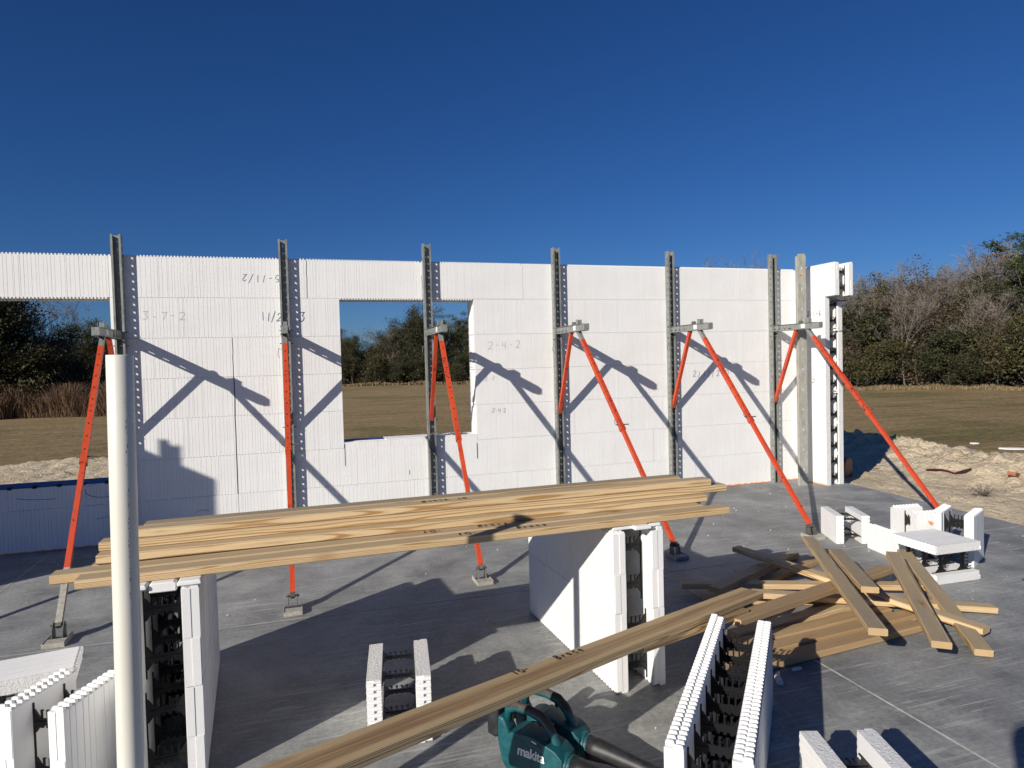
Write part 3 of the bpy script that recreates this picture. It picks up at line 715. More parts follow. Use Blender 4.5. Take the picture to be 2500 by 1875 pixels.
# ------------------------------------------------------------------ upright white pipe
pipe = empty('plastic_pipe', (-.515, 2.17, 0), (math.radians(.6), math.radians(1.0), 0), 'tall cream white plastic pipe standing upright in the left foreground', 'pipe')
n = 40; mb = MB(); Hp = 1.745
for (ra, rb) in ((.0352, .0318),):
    i = 0
    for z in (0, Hp*.33, Hp*.66, Hp-.002, Hp):
        rr_ = ra-(.0012 if z == Hp else 0)
        for j in range(n): t = 2*math.pi*j/n; mb.v.append((rr_*math.cos(t), rr_*math.sin(t), z))
    for z in (Hp, Hp-.3):
        for j in range(n): t = 2*math.pi*j/n; mb.v.append((rb*math.cos(t), rb*math.sin(t), z))
    for k in range(6):
        for j in range(n): mb.f.append((k*n+j, k*n+(j+1) % n, (k+1)*n+(j+1) % n, (k+1)*n+j)); mb.m.append(0)
link('pipe_body', mb.mesh('pipe_body', 'pvc', True), pipe)
mb = MB(); rr = random.Random(4); zz = 1.62
while zz > 1.0:
    a0 = -1.05+rr.uniform(-.06, .06); l = rr.uniform(.004, .012); q = [(.0354*math.cos(a0+k*.035), .0354*math.sin(a0+k*.035)) for k in (0, rr.uniform(.5, 2.2))]
    mb.quad((*q[0], zz-l), (*q[1], zz-l), (*q[1], zz), (*q[0], zz)); zz -= l+rr.choice([.004, .006, .03])
o = link('worn_print', mb.mesh('worn_print', 'pencil'), pipe); o['kind'] = 'stuff'

# ------------------------------------------------------------------ supports under the stacked boards
def support(x, y, ang, label, caps, L=1.219, tl=None):
    """local x runs away from the camera, near end at origin, width to the right (-y)"""
    r = empty('foam_block_stack', (x, y, 0), (0, 0, ang), label, 'foam block stack', 'pairs of stacked foam blocks used as trestles')
    for k in range(2):
        b_ = empty('foam_block'); b_.parent = r; b_.location = (0, -W, k*CH)
        add_panels(b_, L, CH, 0, k, (0, 0), 1 if k == 1 else 0, .011 if k == 0 else .004, ties=[.05+.1524*i for i in range(8)])
    return r
def trestle(x, y, ang, label, lower, upper):
    d = Vector((math.cos(ang), math.sin(ang)))
    for k in range(2):
        b_ = empty('foam_block', (x, y, k*CH), (0, 0, ang), (lower, upper)[k], 'foam block', 'stacked foam blocks used as trestles')
        add_panels(b_, 1.219, CH, 0, k, (0, 0), 1 if k == 1 else 0, .011 if k == 0 else .004, ties=[.05+.1524*i for i in range(8)])
# right-hand trestle: left face near corner (1.478,3.002) running to (1.443,4.218); local x away, local y must point left
def trestle_at(nx, ny, fx_, fy_, names):
    d = Vector((fx_-nx, fy_-ny)).normalized(); ang = math.atan2(d.y, d.x); left = Vector((-d.y, d.x))
    # block local y 0 is the outer face on the right-hand side, so shift by W to the right of the left face
    o = Vector((nx, ny))-left*W
    for k in range(2):
        b_ = empty('foam_block', (o.x, o.y, k*CH), (0, 0, ang), names[k], 'foam block', 'foam blocks stacked in pairs under the long boards')
        add_panels(b_, 1.219, CH, 0, k, (0, 0), 1 if k == 1 else 0, .011 if k == 0 else .004, ties=[.07+.2032*i+.04*k for i in range(6)])
    return o, ang
trestle_at(1.478, 3.002, 1.443, 4.218, ('lower white foam block of the trestle under the right end of the boards', 'upper white foam block of the trestle under the right end of the boards'))
trestle_at(-.702, 2.93, -.778, 4.147, ('lower white foam block of the trestle beside the white pipe', 'upper white foam block of the trestle beside the white pipe'))
for k in range(1):
    b_ = empty('foam_block', (-.30+.02*k, 1.05, k*CH), (0, 0, math.radians(55)), 'foam block under the near end of the propped foreground board', 'foam block', 'foam blocks stacked in pairs under the long boards')
    add_panels(b_, .4, CH, 0, k, (0, 0), 1, .004, ties=[.1, .3])
# foam offcuts between trestles and boards
def offcut(x0, x1, y0, y1, z0, z1, label, rot=0, chamfer=.008):
    mb = MB(); w = (x1-x0)/2; dd = (y1-y0)/2; hh = z1-z0
    mb.prism([(-w, 0), (w, 0), (w, hh*.8), (w-chamfer, hh), (-w+chamfer, hh), (-w, hh*.8)], lambda a, b_, c: (a, c-dd, b_), 2*dd)
    o = link('foam_offcut', mb.mesh('foam_offcut', ['foam']), None, ((x0+x1)/2, (y0+y1)/2, z0), (0, 0, rot)); bevel(o, .004)
    tag(o, label, 'foam offcut', 'foam offcuts wedged between trestles and boards')
ZT = 2*CH+.0135
offcut(-.70, -.605, 2.94, 3.5, ZT, .846, 'small foam offcut on the left panel of the left trestle')
offcut(-.60, -.50, 2.955, 3.45, ZT-.02, .846, 'foam offcut bridging the middle of the left trestle')
offcut(-.495, -.405, 2.94, 3.5, ZT, .8465, 'blocky foam offcut on the right panel of the left trestle')
offcut(1.49, 1.60, 3.03, 3.5, ZT, .846, 'long foam offcut on the left panel of the right trestle')
offcut(1.595, 1.69, 2.99, 3.46, ZT+.001, .8465, 'blocky foam offcut facing forward on the right trestle')
offcut(1.695, 1.765, 3.03, 3.5, ZT, .846, 'thin foam offcut on the right panel of the right trestle')

# ------------------------------------------------------------------ lumber
def board(A, B, w, label, mat, group, name='lumber_board', th=.038, far=True, warp=.004, tag_text=None, tt=None):
    """A,B: ends of the upper edge nearest the camera; the board extends w away from the camera and th down"""
    A = Vector(A); B = Vector(B); d = B-A; L = d.length; d.normalize()
    side = Vector((-d.y, d.x, 0)).normalized(); mid = (A+B)/2
    if side.dot(Vector((mid.x, mid.y, 0))) < 0: d = -d; A, B = B, A; side = Vector((-d.y, d.x, 0)).normalized()
    up = d.cross(side).normalized()
    mb = MB(); nseg = max(4, int(L/.25)); rr = random.Random(int(abs(A.x*977+A.y*613)*10)); ph = rr.uniform(0, 6); am = rr.uniform(-1, 1)*warp; am2 = rr.uniform(-1, 1)*warp; r = .004
    prof = [(0, -r), (r, 0), (w-r, 0), (w, -r), (w, -th+r), (w-r, -th), (r, -th), (0, -th+r)]
    for k in range(nseg+1):
        t = k/nseg; ox = am*math.sin(math.pi*t); oz = abs(am2)*math.sin(math.pi*t)
        for (py, pz) in prof: mb.v.append((t*L, py+ox, pz+oz))
    for k in range(nseg):
        for j in range(8): a = k*8+j; b_ = k*8+(j+1) % 8; mb.f.append((a, a+8, b_+8, b_)); mb.m.append(0)
    mb.f.append(tuple(range(8))); mb.f.append(tuple(nseg*8+j for j in reversed(range(8)))); mb.m += [0, 0]
    o = link(name, mb.mesh(name, mat)); tag(o, label, 'board', group)
    o.matrix_world = Matrix(((d.x, side.x, up.x, A.x), (d.y, side.y, up.y, A.y), (d.z, side.z, up.z, A.z), (0, 0, 0, 1)))
    if tag_text:
        for (txt, x, y, h, flip) in tag_text:
            write(o, txt, (x, y, .0045), (1, 0, 0) if not flip else (-1, 0, 0), (0, 1, 0) if not flip else (0, -1, 0), h, 'black_ink', .0028, .95)
    return o
GS = 'long boards stacked across the two trestles'
W4 = .089
board((-.864, 2.982, .885), (2.188, 3.034, .885), W4, 'front board of the trestle stack, its near face lowest, marked 10- Brace', 'lumber_yellow', GS, tag_text=[('10-', 1.55, .022, .04, 0), ('Brace', 1.85, .03, .035, 0)], warp=.001)
board((-.982, 3.090, .885), (2.09, 3.139, .885), W4, 'board sticking out farthest left at the bottom of the trestle stack', 'lumber_yellow', GS, tag_text=[('10-', 1.52, .022, .04, 0), ('Brace', 1.8, .03, .035, 0)], warp=.001)
board((-.86, 3.20, .885), (2.14, 3.235, .885), W4, 'third board back in the bottom layer of the trestle stack', 'lumber_grey', GS, warp=.001)
board((-.84, 3.31, .885), (2.15, 3.345, .885), W4, 'fourth board back in the bottom layer of the trestle stack', 'lumber_grey', GS, warp=.001)
board((-.75, 3.42, .885), (2.2, 3.455, .885), W4, 'hindmost board in the bottom layer of the trestle stack', 'lumber_yellow', GS, warp=.001)
board((-.842, 3.19, .9235), (2.16, 3.20, .9235), W4, 'pinkish wavy-grained board second from the bottom of the trestle stack', 'lumber_yellow', GS, warp=.001)
board((-.85, 3.31, .9235), (2.19, 3.33, .9235), W4, 'board in the middle of the second layer of the trestle stack', 'lumber_brown', GS, warp=.001)
board((-.70, 3.43, .9235), (2.1, 3.45, .9235), W4, 'rear board in the second layer of the trestle stack', 'lumber_yellow', GS, warp=.001)
board((-.848, 3.262, .962), (2.32, 3.242, .962), W4, 'plain yellow board in the third layer, its right end farthest right', 'lumber_yellow', GS, warp=.001)
board((-.72, 3.37, .962), (2.12, 3.385, .962), W4, 'rear board in the third layer of the trestle stack', 'lumber_grey', GS, warp=.001)
board((-.72, 3.278, 1.0005), (2.224, 3.252, 1.0005), W4, 'knotty board on top at the front of the trestle stack', 'lumber_yellow', GS, tag_text=[('01', 1.52, .065, .03, 1), ('ecarB', 1.42, .06, .03, 1)], warp=.001)
board((-.694, 3.372, 1.0005), (2.111, 3.40, 1.0005), W4, 'board on top in the middle of the trestle stack', 'lumber_grey', GS, warp=.001)
board((-.705, 3.485, .9625), (2.110, 3.575, .9625), W4, 'hindmost high board of the trestle stack with a brown streaked edge', 'lumber_brown', GS, warp=.001)
GP = 'loose boards heaped on the slab'
W6 = .105
PL = [((2.06, 2.915, .04), (3.56, 3.03, .04), .10, 'board lying flat nearest the camera at the front of the heap', 'lumber_brown'),
 ((2.16, 3.045, .04), (3.66, 3.17, .04), .10, 'second flat board from the front of the heap', 'lumber_brown'),
 ((2.28, 3.175, .04), (3.60, 3.30, .04), .10, 'third flat board from the front of the heap', 'lumber_brown'),
 ((2.44, 3.315, .04), (3.74, 3.46, .04), .10, 'fourth flat board from the front, its sawn end behind the foam block', 'lumber_yellow'),
 ((2.787, 3.70, .125), (4.205, 3.053, .045), .09, 'low yellow board crossing the heap and ending farthest right', 'lumber_yellow'),
 ((2.559, 4.117, .082), (4.136, 3.415, .085), .09, 'level yellow board across the back of the heap', 'lumber_yellow'),
 ((2.597, 3.901, .040), (4.053, 3.247, .042), .09, 'board on the slab under the back of the heap, left end in shade', 'lumber_brown'),
 ((2.683, 3.816, .125), (3.922, 4.505, .045), .10, 'grey board slanting away to the back, square sawn left end shaded', 'lumber_grey'),
 ((3.264, 4.054, .040), (4.314, 4.429, .040), .09, 'short brown board half hidden at the back of the heap', 'lumber_brown'),
 ((3.285, 4.527, .160), (3.732, 2.80, .075), .09, 'yellow board sloping from the far left to the right front corner of the heap', 'lumber_yellow'),
 ((2.215, 2.985, .28), (4.07, 3.70, .135), .105, 'brown board with rounded sawn end just behind the foam block', 'lumber_brown')]
for a, b_, w, lb, mt in PL: board(a, b_, w, lb, mt, GP)
def board_c(c0, c1, w, label, mat, th=.038):
    """board from its left upper edge ends, width to the right of the direction near->far"""
    A = Vector(c0); B = Vector(c1)
    return board(A, B, w, label, mat, GP, th=th)
def board_rt(near, far, w, label, mat):
    near = Vector(near); far = Vector(far); d = (far-near).normalized(); s = Vector((d.y, -d.x, 0)).normalized()
    # rightmost upper edge is the origin edge so the board spans back to the left edge
    return board(near+s*w, far+s*w, w, label, mat, GP) if s.dot(near) < 0 else board_left(near, far, w, label, mat)
def board_left(near, far, w, label, mat):
    A = Vector(near); B = Vector(far); d = B-A; L = d.length; d.normalize(); side = Vector((d.y, -d.x, 0)).normalized()
    o = board(A+side*w, B+side*w, w, label, mat, GP)
    up = Vector((-side).cross(d)); 
    X = d; Y = -side; Z = X.cross(Y).normalized(); O = A+side*w
    o.matrix_world = Matrix(((X.x, Y.x, Z.x, O.x), (X.y, Y.y, Z.y, O.y), (X.z, Y.z, Z.z, O.z), (0, 0, 0, 1)))
    o.data.transform(Matrix.Identity(4)); return o
board_left((2.742, 2.66, .285), (3.881, 4.418, .215), .092, 'topmost grey board, aimed at the camera with its sawn end in mid air', 'lumber_grey')
board_left((3.224, 3.178, .275), (3.802, 4.052, .215), .100, 'short grey board lying high on the heap beside the topmost board', 'lumber_grey')
board_left((3.142, 2.637, .165), (4.032, 3.745, .250), .095, 'grey knotty board at the right of the heap, sawn end lit', 'lumber_grey')
board_left((3.506, 2.679, .045), (4.433, 4.013, .150), .092, 'grey board at the far right of the heap, end near the slab', 'lumber_grey')
ZA = Vector((2.570, 3.250, .30)); ZD = (Vector((.296, 2.013, .557))-ZA).normalized()
board(ZA, ZA+ZD*3.05, .140, 'long brown-faced board propped in the foreground, marked 10- Brace', 'lumber_figured', 'loose board leaning across the foreground', warp=.002,
      tag_text=[('10-', 1.02, .103, .034, 0), ('Brace', 1.27, .098, .038, 0)])
ZN = Vector((ZD.y, -ZD.x, 0)).normalized(); ZN = ZN if ZN.y < 0 else -ZN
board(ZA+ZD*.28+ZN*.035+Vector((0, 0, -.0395)), ZA+ZD*1.25-ZN*.03+Vector((0, 0, -.0395)), .09, 'shaded board just beneath the long propped board', 'lumber_brown', 'loose board leaning across the foreground', warp=.001)

# ------------------------------------------------------------------ loose foam blocks
GB = 'loose foam form blocks standing on the slab'
# big block at the lower right, 48 in long
def loose(org, to, H, label, L, upright_ties=None, endcut=(0, 0), z=0, group=GB, width=W):
    d = (Vector(to)-Vector(org)).normalized(); ang = math.atan2(d.y, d.x)
    r = empty('foam_block', (org[0], org[1], z), (0, 0, ang), label, 'foam block', group)
    add_panels(r, L, H, 0, 1, endcut, 1, .011, ties=upright_ties, width=width)
    return r
# right outer face near corner (1.35,1.755) -> far (2.119,2.621); local y=0 face is on the right of travel
loose((1.335, 1.745), (2.119, 2.625), CH-.012, 'long white foam block with rows of square nubs in the right foreground', 1.219, [.06+.1524*i for i in range(8)])
# blocks standing on a cut end: length is vertical. local: block x -> world z
def on_end(corner, dirx, L, label, cutend_up=True, rot_extra=0, width=W, ties=None, group=GB, H=CH):
    """corner: ground point; dirx: horizontal direction of the 16 in side, away from the nub edge nearest the camera; block's long axis is vertical"""
    d = Vector((dirx[0], dirx[1])).normalized()
    r = empty('foam_block', (corner[0], corner[1], 0), (0, 0, 0), label, 'foam block', group)
    # local x -> up, local z -> horizontal d (bottom edge of the form nearest the camera), local y -> across
    Xv = Vector((0, 0, 1)); Zv = Vector((d.x, d.y, 0)); Yv = Zv.cross(Xv)
    r.matrix_world = Matrix(((Xv.x, Yv.x, Zv.x, corner[0]), (Xv.y, Yv.y, Zv.y, corner[1]), (Xv.z, Yv.z, Zv.z, 0), (0, 0, 0, 1)))
    add_panels(r, L, H, 0, 2, (1, 1), 1, .011, ties=ties if ties is not None else [L*.3, L*.8], width=width)
    return r
on_end((.235, 2.955), (.055, .39), .30, 'white foam block with rough cut tops standing upright behind the propped board', ties=[.10, .27])
on_end((1.655, 1.675), (.32, .947), .25, 'low white foam block at the bottom edge, lower right of the picture', ties=[.17])
on_end((4.525, 4.729), (.169, .363), .25, 'small white foam block with black ties standing alone behind the board heap', ties=[.06, .20])
def lie(org, dirH, L, H, label, ties, cut=(1, 1), group=GB):
    Z = Vector((dirH[0], dirH[1], 0)).normalized(); X = Vector((-Z.y, Z.x, 0)); Y = Vector((0, 0, 1))
    r = empty('foam_block', (0, 0, 0), (0, 0, 0), label, 'foam block', group)
    r.matrix_world = Matrix(((X.x, 0, Z.x, org[0]), (X.y, 0, Z.y, org[1]), (0, 1, 0, .001), (0, 0, 0, 1)))
    add_panels(r, L, H, 0, 2, cut, 1, .011, ties=ties); return r
lie((4.345, 3.61), (1, -.05), .385, CH, 'white foam block lying on its side at the right, black ties showing inside', [.05, .19, .33])
lie((-1.479, 3.58), (.985, .17), .28, CH, 'white foam block lying on its side with a rough cut edge, far left', [.14])
loose((-.905, 2.93), (-.79, 3.19), CH-.012, 'short nubbed white foam block at the bottom left corner', .33, [.10, .26], (0, 1))
# cut blocks forming the bend at the far right
r = loose((4.68, 4.05), (4.98, 4.01), CH-.012, 'white foam block with an orange stain standing behind the block lying down', .25, [.08], (1, 1))
mb = MB()
for i in range(6): mb.tube([(.12+random.uniform(-.02, .02), -.006, .32+random.uniform(-.015, .015)), (.12+random.uniform(-.02, .02), .002, .32+random.uniform(-.02, .015))], random.uniform(.004, .011), 6)
link('foam_stain', mb.mesh('foam_stain', 'orange_foam'), r)
r.location.z = 0
loose((4.975, 3.80), (5.256, 3.939), CH-.012, 'upright white foam block at the far right with cut ends facing the camera', .34, [.09, .24], (1, 1))
sp = empty('foam_panel_piece', (4.672, 4.53, 0), (0, 0, math.atan2(-.40, -.08)), 'single white foam panel offcut standing on edge left of the bent blocks', 'foam panel')
link('foam_panel', panel_mesh(.47, .20, 1, (1, 1), 1, .008), sp)
# small scraps
for i, (x, y, s, lb) in enumerate(((2.50, 2.90, .03, 'small cube of foam on the slab in front of the board heap'), (2.32, 2.83, .045, 'thin sliver of foam on the slab near the long foam block'), (5.02, 3.45, .02, 'dark scrap beside the foam block lying on its side'))):
    mb = MB(); mb.prism([(-s, 0), (s*.8, 0), (s, s*.35), (-s*.7, s*.45)], lambda a, b_, c: (a, c-s*.4, b_), s*.7)
    tag(bevel(link('foam_scrap', mb.mesh('foam_scrap', 'foam_cut' if i < 2 else 'gasket'), None, (x, y, 0), (0, 0, i*1.1))), lb, 'scrap')

mb = MB(); rr = random.Random(77)
for i in range(200):
    x = rr.uniform(-2.4, 6.2); y = rr.uniform(1.6, 7.2); a = rr.uniform(.001, .003)*(1+.25*y/2)
    mb.tube([(x-a, y, a), (x+a, y+a*.5, a*1.3)], a, 5)
tag(link('foam_crumbs', mb.mesh('foam_crumbs', 'foam')), kind='stuff')
# ------------------------------------------------------------------ leaf blowers
def blower(org, ang, label):
    r = empty('leaf_blower', org, (0, 0, ang), label, 'leaf blower', 'teal cordless leaf blowers standing on the slab')
    r.scale = (.84, .84, .9)
    def sidepoly(name, poly, w, mat, bv=.012, y0=0, seg=3):
        mb = MB(); mb.prism(poly, lambda a, b_, c: (a, y0-w/2+c, b_), w); o = link(name, mb.mesh(name, mat, True), r); bevel(o, bv, seg); return o
    circ = [(-.075+.105*math.cos(t), .118+.105*math.sin(t)) for t in [math.radians(a) for a in range(80, 291, 15)]]
    sidepoly('housing', [(.17, .165), (.13, .195), (.02, .225), (-.05, .228)]+circ+[(.02, .02), (.12, .045), (.17, .062)], .125, 'teal_plastic', .022, 0, 4)
    sidepoly('back_spine', [(-.14, .20), (-.175, .255), (-.21, .26), (-.215, .15), (-.20, .08), (-.16, .11)], .075, 'teal_plastic', .012)
    mb = MB(); mb.tube([(.0-.075, -.066, .118), (-.075, .066, .118)], .085, 28); o = link('fan_cover', mb.mesh('fan_cover', 'teal_plastic', False), r); bevel(o, .008, 3)
    rim = [(-.19+.0, .2), (-.193, .12), (-.17, .055), (-.12, .012), (-.05, .0), (.04, .008)]
    mb = MB(); mb.tube([(a, 0, b_) for a, b_ in rim], [.012, .016, .018, .018, .016, .01], 10); link('rubber_bumper', mb.mesh('rubber_bumper', 'tool_black', True), r)
    H = [(-.17, .235), (-.165, .285), (-.12, .305), (-.04, .305), (.03, .29), (.075, .25), (.105, .20), (.115, .165)]
    mb = MB(); mb.tube([(a, 0, b_) for a, b_ in H], [.02, .021, .019, .019, .021, .022, .022, .024], 12); link('handle', mb.mesh('handle', 'teal_plastic', True), r)
    Hg = [(-.155, .295), (-.12, .313), (-.04, .313), (.028, .301), (.07, .265), (.09, .235)]
    mb = MB(); mb.tube([(a, 0, b_) for a, b_ in Hg], [.017, .0185, .018, .0185, .021, .017], 12); link('rubber_grip', mb.mesh('rubber_grip', 'tool_rubber', True), r)
    sidepoly('trigger', [(.0, .29), (.028, .285), (.02, .25), (.008, .262)], .014, 'tool_black', .003)
    sidepoly('battery', [(-.205, .17), (-.20, .30), (-.255, .315), (-.275, .30), (-.27, .16), (-.22, .15)], .078, 'tool_black', .008)
    sidepoly('battery_clip', [(-.215, .302), (-.25, .313), (-.252, .306), (-.217, .296)], .05, 'battery_tan', .002)
    mb = MB(); mb.tube([(.155, 0, .113), (.18, 0, .113), (.182, 0, .113), (.195, 0, .113)], [.062, .062, .056, .056], 28); link('collar', mb.mesh('collar', 'teal_plastic', False), r)
    mb = MB(); mb.tube([(.19, 0, .113), (.24, 0, .112), (.30, 0, .108), (.42, 0, .095), (.60, 0, .072), (.80, 0, .05)], [.056, .053, .044, .037, .035, .033], 24); link('nozzle', mb.mesh('nozzle', 'tool_black', True), r)
    for s in (-1, 1):
        sidepoly('rating_plate', [(.0, .218), (.06, .205), (.06, .188), (.0, .198)], .0012, 'tool_black', .0003, s*.063)
        mb = MB(); mb.tube([(.135, s*.0635, .085), (.135, s*.0605, .085)], .007, 10); link('screw', mb.mesh('screw', 'gasket'), r)
    sidepoly('barcode_label', [(.006, .214), (.034, .208), (.034, .201), (.006, .206)], .0008, 'label_paper', .0002, -.0642)
    # maker's lettering
    cu_ = bpy.data.curves.new('lettering', 'FONT'); cu_.body = 'makita'; cu_.size = .062; cu_.extrude = .0009; cu_.offset = .0016; cu_.shear = .12; cu_.space_character = .92
    t = bpy.data.objects.new('tmp_lettering', cu_); C.objects.link(t); bpy.context.view_layer.update()
    me = bpy.data.meshes.new_from_object(t.evaluated_get(bpy.context.evaluated_depsgraph_get())); bpy.data.objects.remove(t); me.name = 'lettering'
    me.materials.clear(); me.materials.append(MATS['logo_white'])
    link('lettering', me, r, (-.075, -.0672, .132), (math.pi/2, 0, 0))
    return r
blower((.868, 2.49, .001), math.radians(-52), 'nearer teal leaf blower with white lettering under the propped board')
blower((.985, 2.60, .001), math.radians(-50), 'farther teal leaf blower, mostly hidden behind the nearer one')

# ------------------------------------------------------------------ things on the sand
g = empty('gas_can', (7.37, 7.62, -.09), (0, 0, .5), 'dark red fuel can in the shade just past the end of the wall', 'fuel can')
mb = MB(); mb.prism([(-.17, 0), (.17, 0), (.17, .26), (.10, .31), (-.10, .31), (-.17, .26)], lambda a, b_, c: (a, c-.12, b_), .24); bevel(link('can_body', mb.mesh('can_body', 'red_plastic'), g), .02, 3)
mb = MB(); mb.tube([(0, 0, .30), (0, 0, .36)], .045, 14); link('cap', mb.mesh('cap', 'tool_black'), g)
mb = MB(); mb.tube([(-.1, 0, .31), (-.09, 0, .35), (.0, .03, .37), (.09, 0, .35), (.1, 0, .31)], .012, 8); link('handle', mb.mesh('handle', 'red_plastic'), g)
RAG1 = [(8.68, 7.345), (8.723, 7.134), (8.754, 6.971), (8.84, 6.786)]
RAG2 = [(9.03, 6.46), (9.10, 6.40), (9.2, 6.36)]
def rag(pts, w, name, mat, label, cat, z=.02):
    mb = MB()
    for k in range(len(pts)-1):
        (x0, y0), (x1, y1) = pts[k], pts[k+1]
        z0 = h_right(x0, y0)+z; z1 = h_right(x1, y1)+z
        mb.tube([(x0, y0, z0), ((x0+x1)/2, (y0+y1)/2, (z0+z1)/2), (x1, y1, z1)], [w*.7, w, w*.7], 6)
    tag(link(name, mb.mesh(name, mat)), label, cat)
rag(RAG1, .022, 'cloth_strip', 'maroon_cloth', 'dark maroon strip of cloth lying on the sand at the right', 'cloth')
mb = MB(); mb.box(-.12, .12, -.045, .045, 0, .05); tag(bevel(link('brick_piece', mb.mesh('brick_piece', 'brick_red'), None, (8.93, 6.28, h_right(8.93, 6.28)), (.1, .2, .4))), 'reddish broken brick on the sand at the right edge', 'brick')
rr = random.Random(5)
mb = MB()
for i in range(70):
    x = rr.uniform(7.2, 10.6); y = rr.uniform(2, 9); a = rr.uniform(0, 3.14); l = rr.uniform(.03, .12)
    z = h_right(x, y)+.012; mb.tube([(x, y, z), (x+l*math.cos(a), y+l*math.sin(a), z+.004)], .006, 4)
tag(link('straw_litter', mb.mesh('straw_litter', 'dry_grass')), kind='stuff')
# dry twiggy weed on the sand
mb = MB()
for i in range(60):
    a = rr.uniform(0, 6.28); l = rr.uniform(.08, .26); mb.tube([(0, 0, 0), (l*math.cos(a)*.7, l*math.sin(a)*.5, l*.35+rr.uniform(0, .05)), (l*math.cos(a+.3), l*math.sin(a+.3)*.7, l*.3)], [.004, .003, .001], 3)
tag(link('dead_weed', mb.mesh('dead_weed', 'twigs'), None, (7.68, 5.76, h_right(7.68, 5.76))), 'dry tangled weed lying on the sand behind the foam blocks', 'weed')
def pxw(px, D, z=-.5):
    p = cr*((px-1250)/FPX)+fw; p = p*(D/1.0); return Vector((p.x, p.y, z))
for (px, D, w, l, lb) in ((2474, 14.6, .28, .12, 'white sheet lying in the field near the right edge'), (2378, 15.6, .09, .06, 'small white scrap lying in the field at the right')):
    p = pxw(px, D); mb = MB()
    prof = [(-w, -.2*l), (-w*.5, -l), (w*.3, -l*.8), (w, -.3*l), (w*.8, l*.5), (0, l), (-w*.8, l*.6)]
    mb.prism(prof, lambda a, b_, c: (a, b_, c), .03); tag(link('plastic_sheet', mb.mesh('plastic_sheet', 'white_sheet'), None, (p.x, p.y, -.495), (0, 0, -.7)), lb, 'sheet')
p = pxw(2480, 12.4); mb = MB(); mb.box(-.55, 1.2, -.02, .02, 0, .13); mb.box(-.75, .3, -.03, .03, .13, .142, 1)
tag(link('silt_fence', mb.mesh('silt_fence', ['silt_cloth', 'white_sheet']), None, (p.x, p.y, -.47), (0, 0, -.95)), 'low black silt cloth with a white edge at the margin of the sand', 'silt fence')

# ------------------------------------------------------------------ trees
def quad_leaf(mb, c, s, rr, elong=1.6):
    a = Vector((rr.gauss(0, 1), rr.gauss(0, 1), rr.gauss(0, .8))).normalized(); b_ = a.orthogonal().normalized(); ang = rr.uniform(0, 6.28)
    b2 = (b_*math.cos(ang)+a.cross(b_)*math.sin(ang)); a2 = a*s*elong*.5; b2 = b2*s*.5; c = Vector(c)
    mb.quad(c-a2*.9, c-b2, c+a2, c+b2)
def branchy(seed, h, spread, levels, n0, tipclump=None, upb=.35, trunk_free=.25, rbase=.022):
    rr = random.Random(seed); mb = MB(); tips = []
    def grow(p, d, L, r, lv):
        k = 3 if lv == 0 else 2; pts = [p]; dd = d.copy()
        for i in range(k):
            dd = (dd+Vector((rr.gauss(0, .12), rr.gauss(0, .12), rr.gauss(0, .08)+.03))).normalized(); pts.append(pts[-1]+dd*L/k)
        mb.tube(pts, [r*(1-.5*i/k) for i in range(k+1)], 5 if lv == 0 else 3, False)
        if lv >= levels: tips.append(pts[-1]); return
        nb = n0 if lv == 0 else rr.choice([3, 4])
        for i in range(nb):
            t = trunk_free+(1-trunk_free)*(i+rr.random())/nb if lv == 0 else .35+.65*(i+rr.random())/nb
            f = min(t, .999)*k; j = int(f); q = pts[j].lerp(pts[j+1], f-j)
            az = rr.uniform(0, 6.28); out = Vector((math.cos(az), math.sin(az), 0)); tilt = rr.uniform(.5, 1.1)*spread
            nd = (dd*1.0+out*tilt+Vector((0, 0, upb))).normalized() if lv == 0 else (dd+Vector((rr.gauss(0, .6), rr.gauss(0, .6), rr.gauss(0, .45)))*spread+Vector((0, 0, upb*.5))).normalized()
            grow(q, nd, L*(.55 if lv == 0 else .6)*rr.uniform(.7, 1.15)*(1.25-.6*t if lv == 0 else 1), max(r*.5*(1.1-t*.4), .006), lv+1)
        tips.append(pts[-1])
    grow(Vector((0, 0, -.1)), Vector((rr.gauss(0, .05), rr.gauss(0, .05), 1)).normalized(), h*.82, h*rbase, 0)
    return mb, tips
def leaf_crown(tips, seed, per, rad, size, keep=1.0, flat=.7):
    rr = random.Random(seed); mb = MB()
    for t in tips:
        if rr.random() > keep: continue
        R = rad*rr.uniform(.6, 1.3)
        for i in range(per):
            o = Vector((rr.gauss(0, .5), rr.gauss(0, .5), rr.gauss(0, .5)*flat))*R
            quad_leaf(mb, t+o, size*rr.uniform(.6, 1.4), rr)
    return mb
TREE = {}
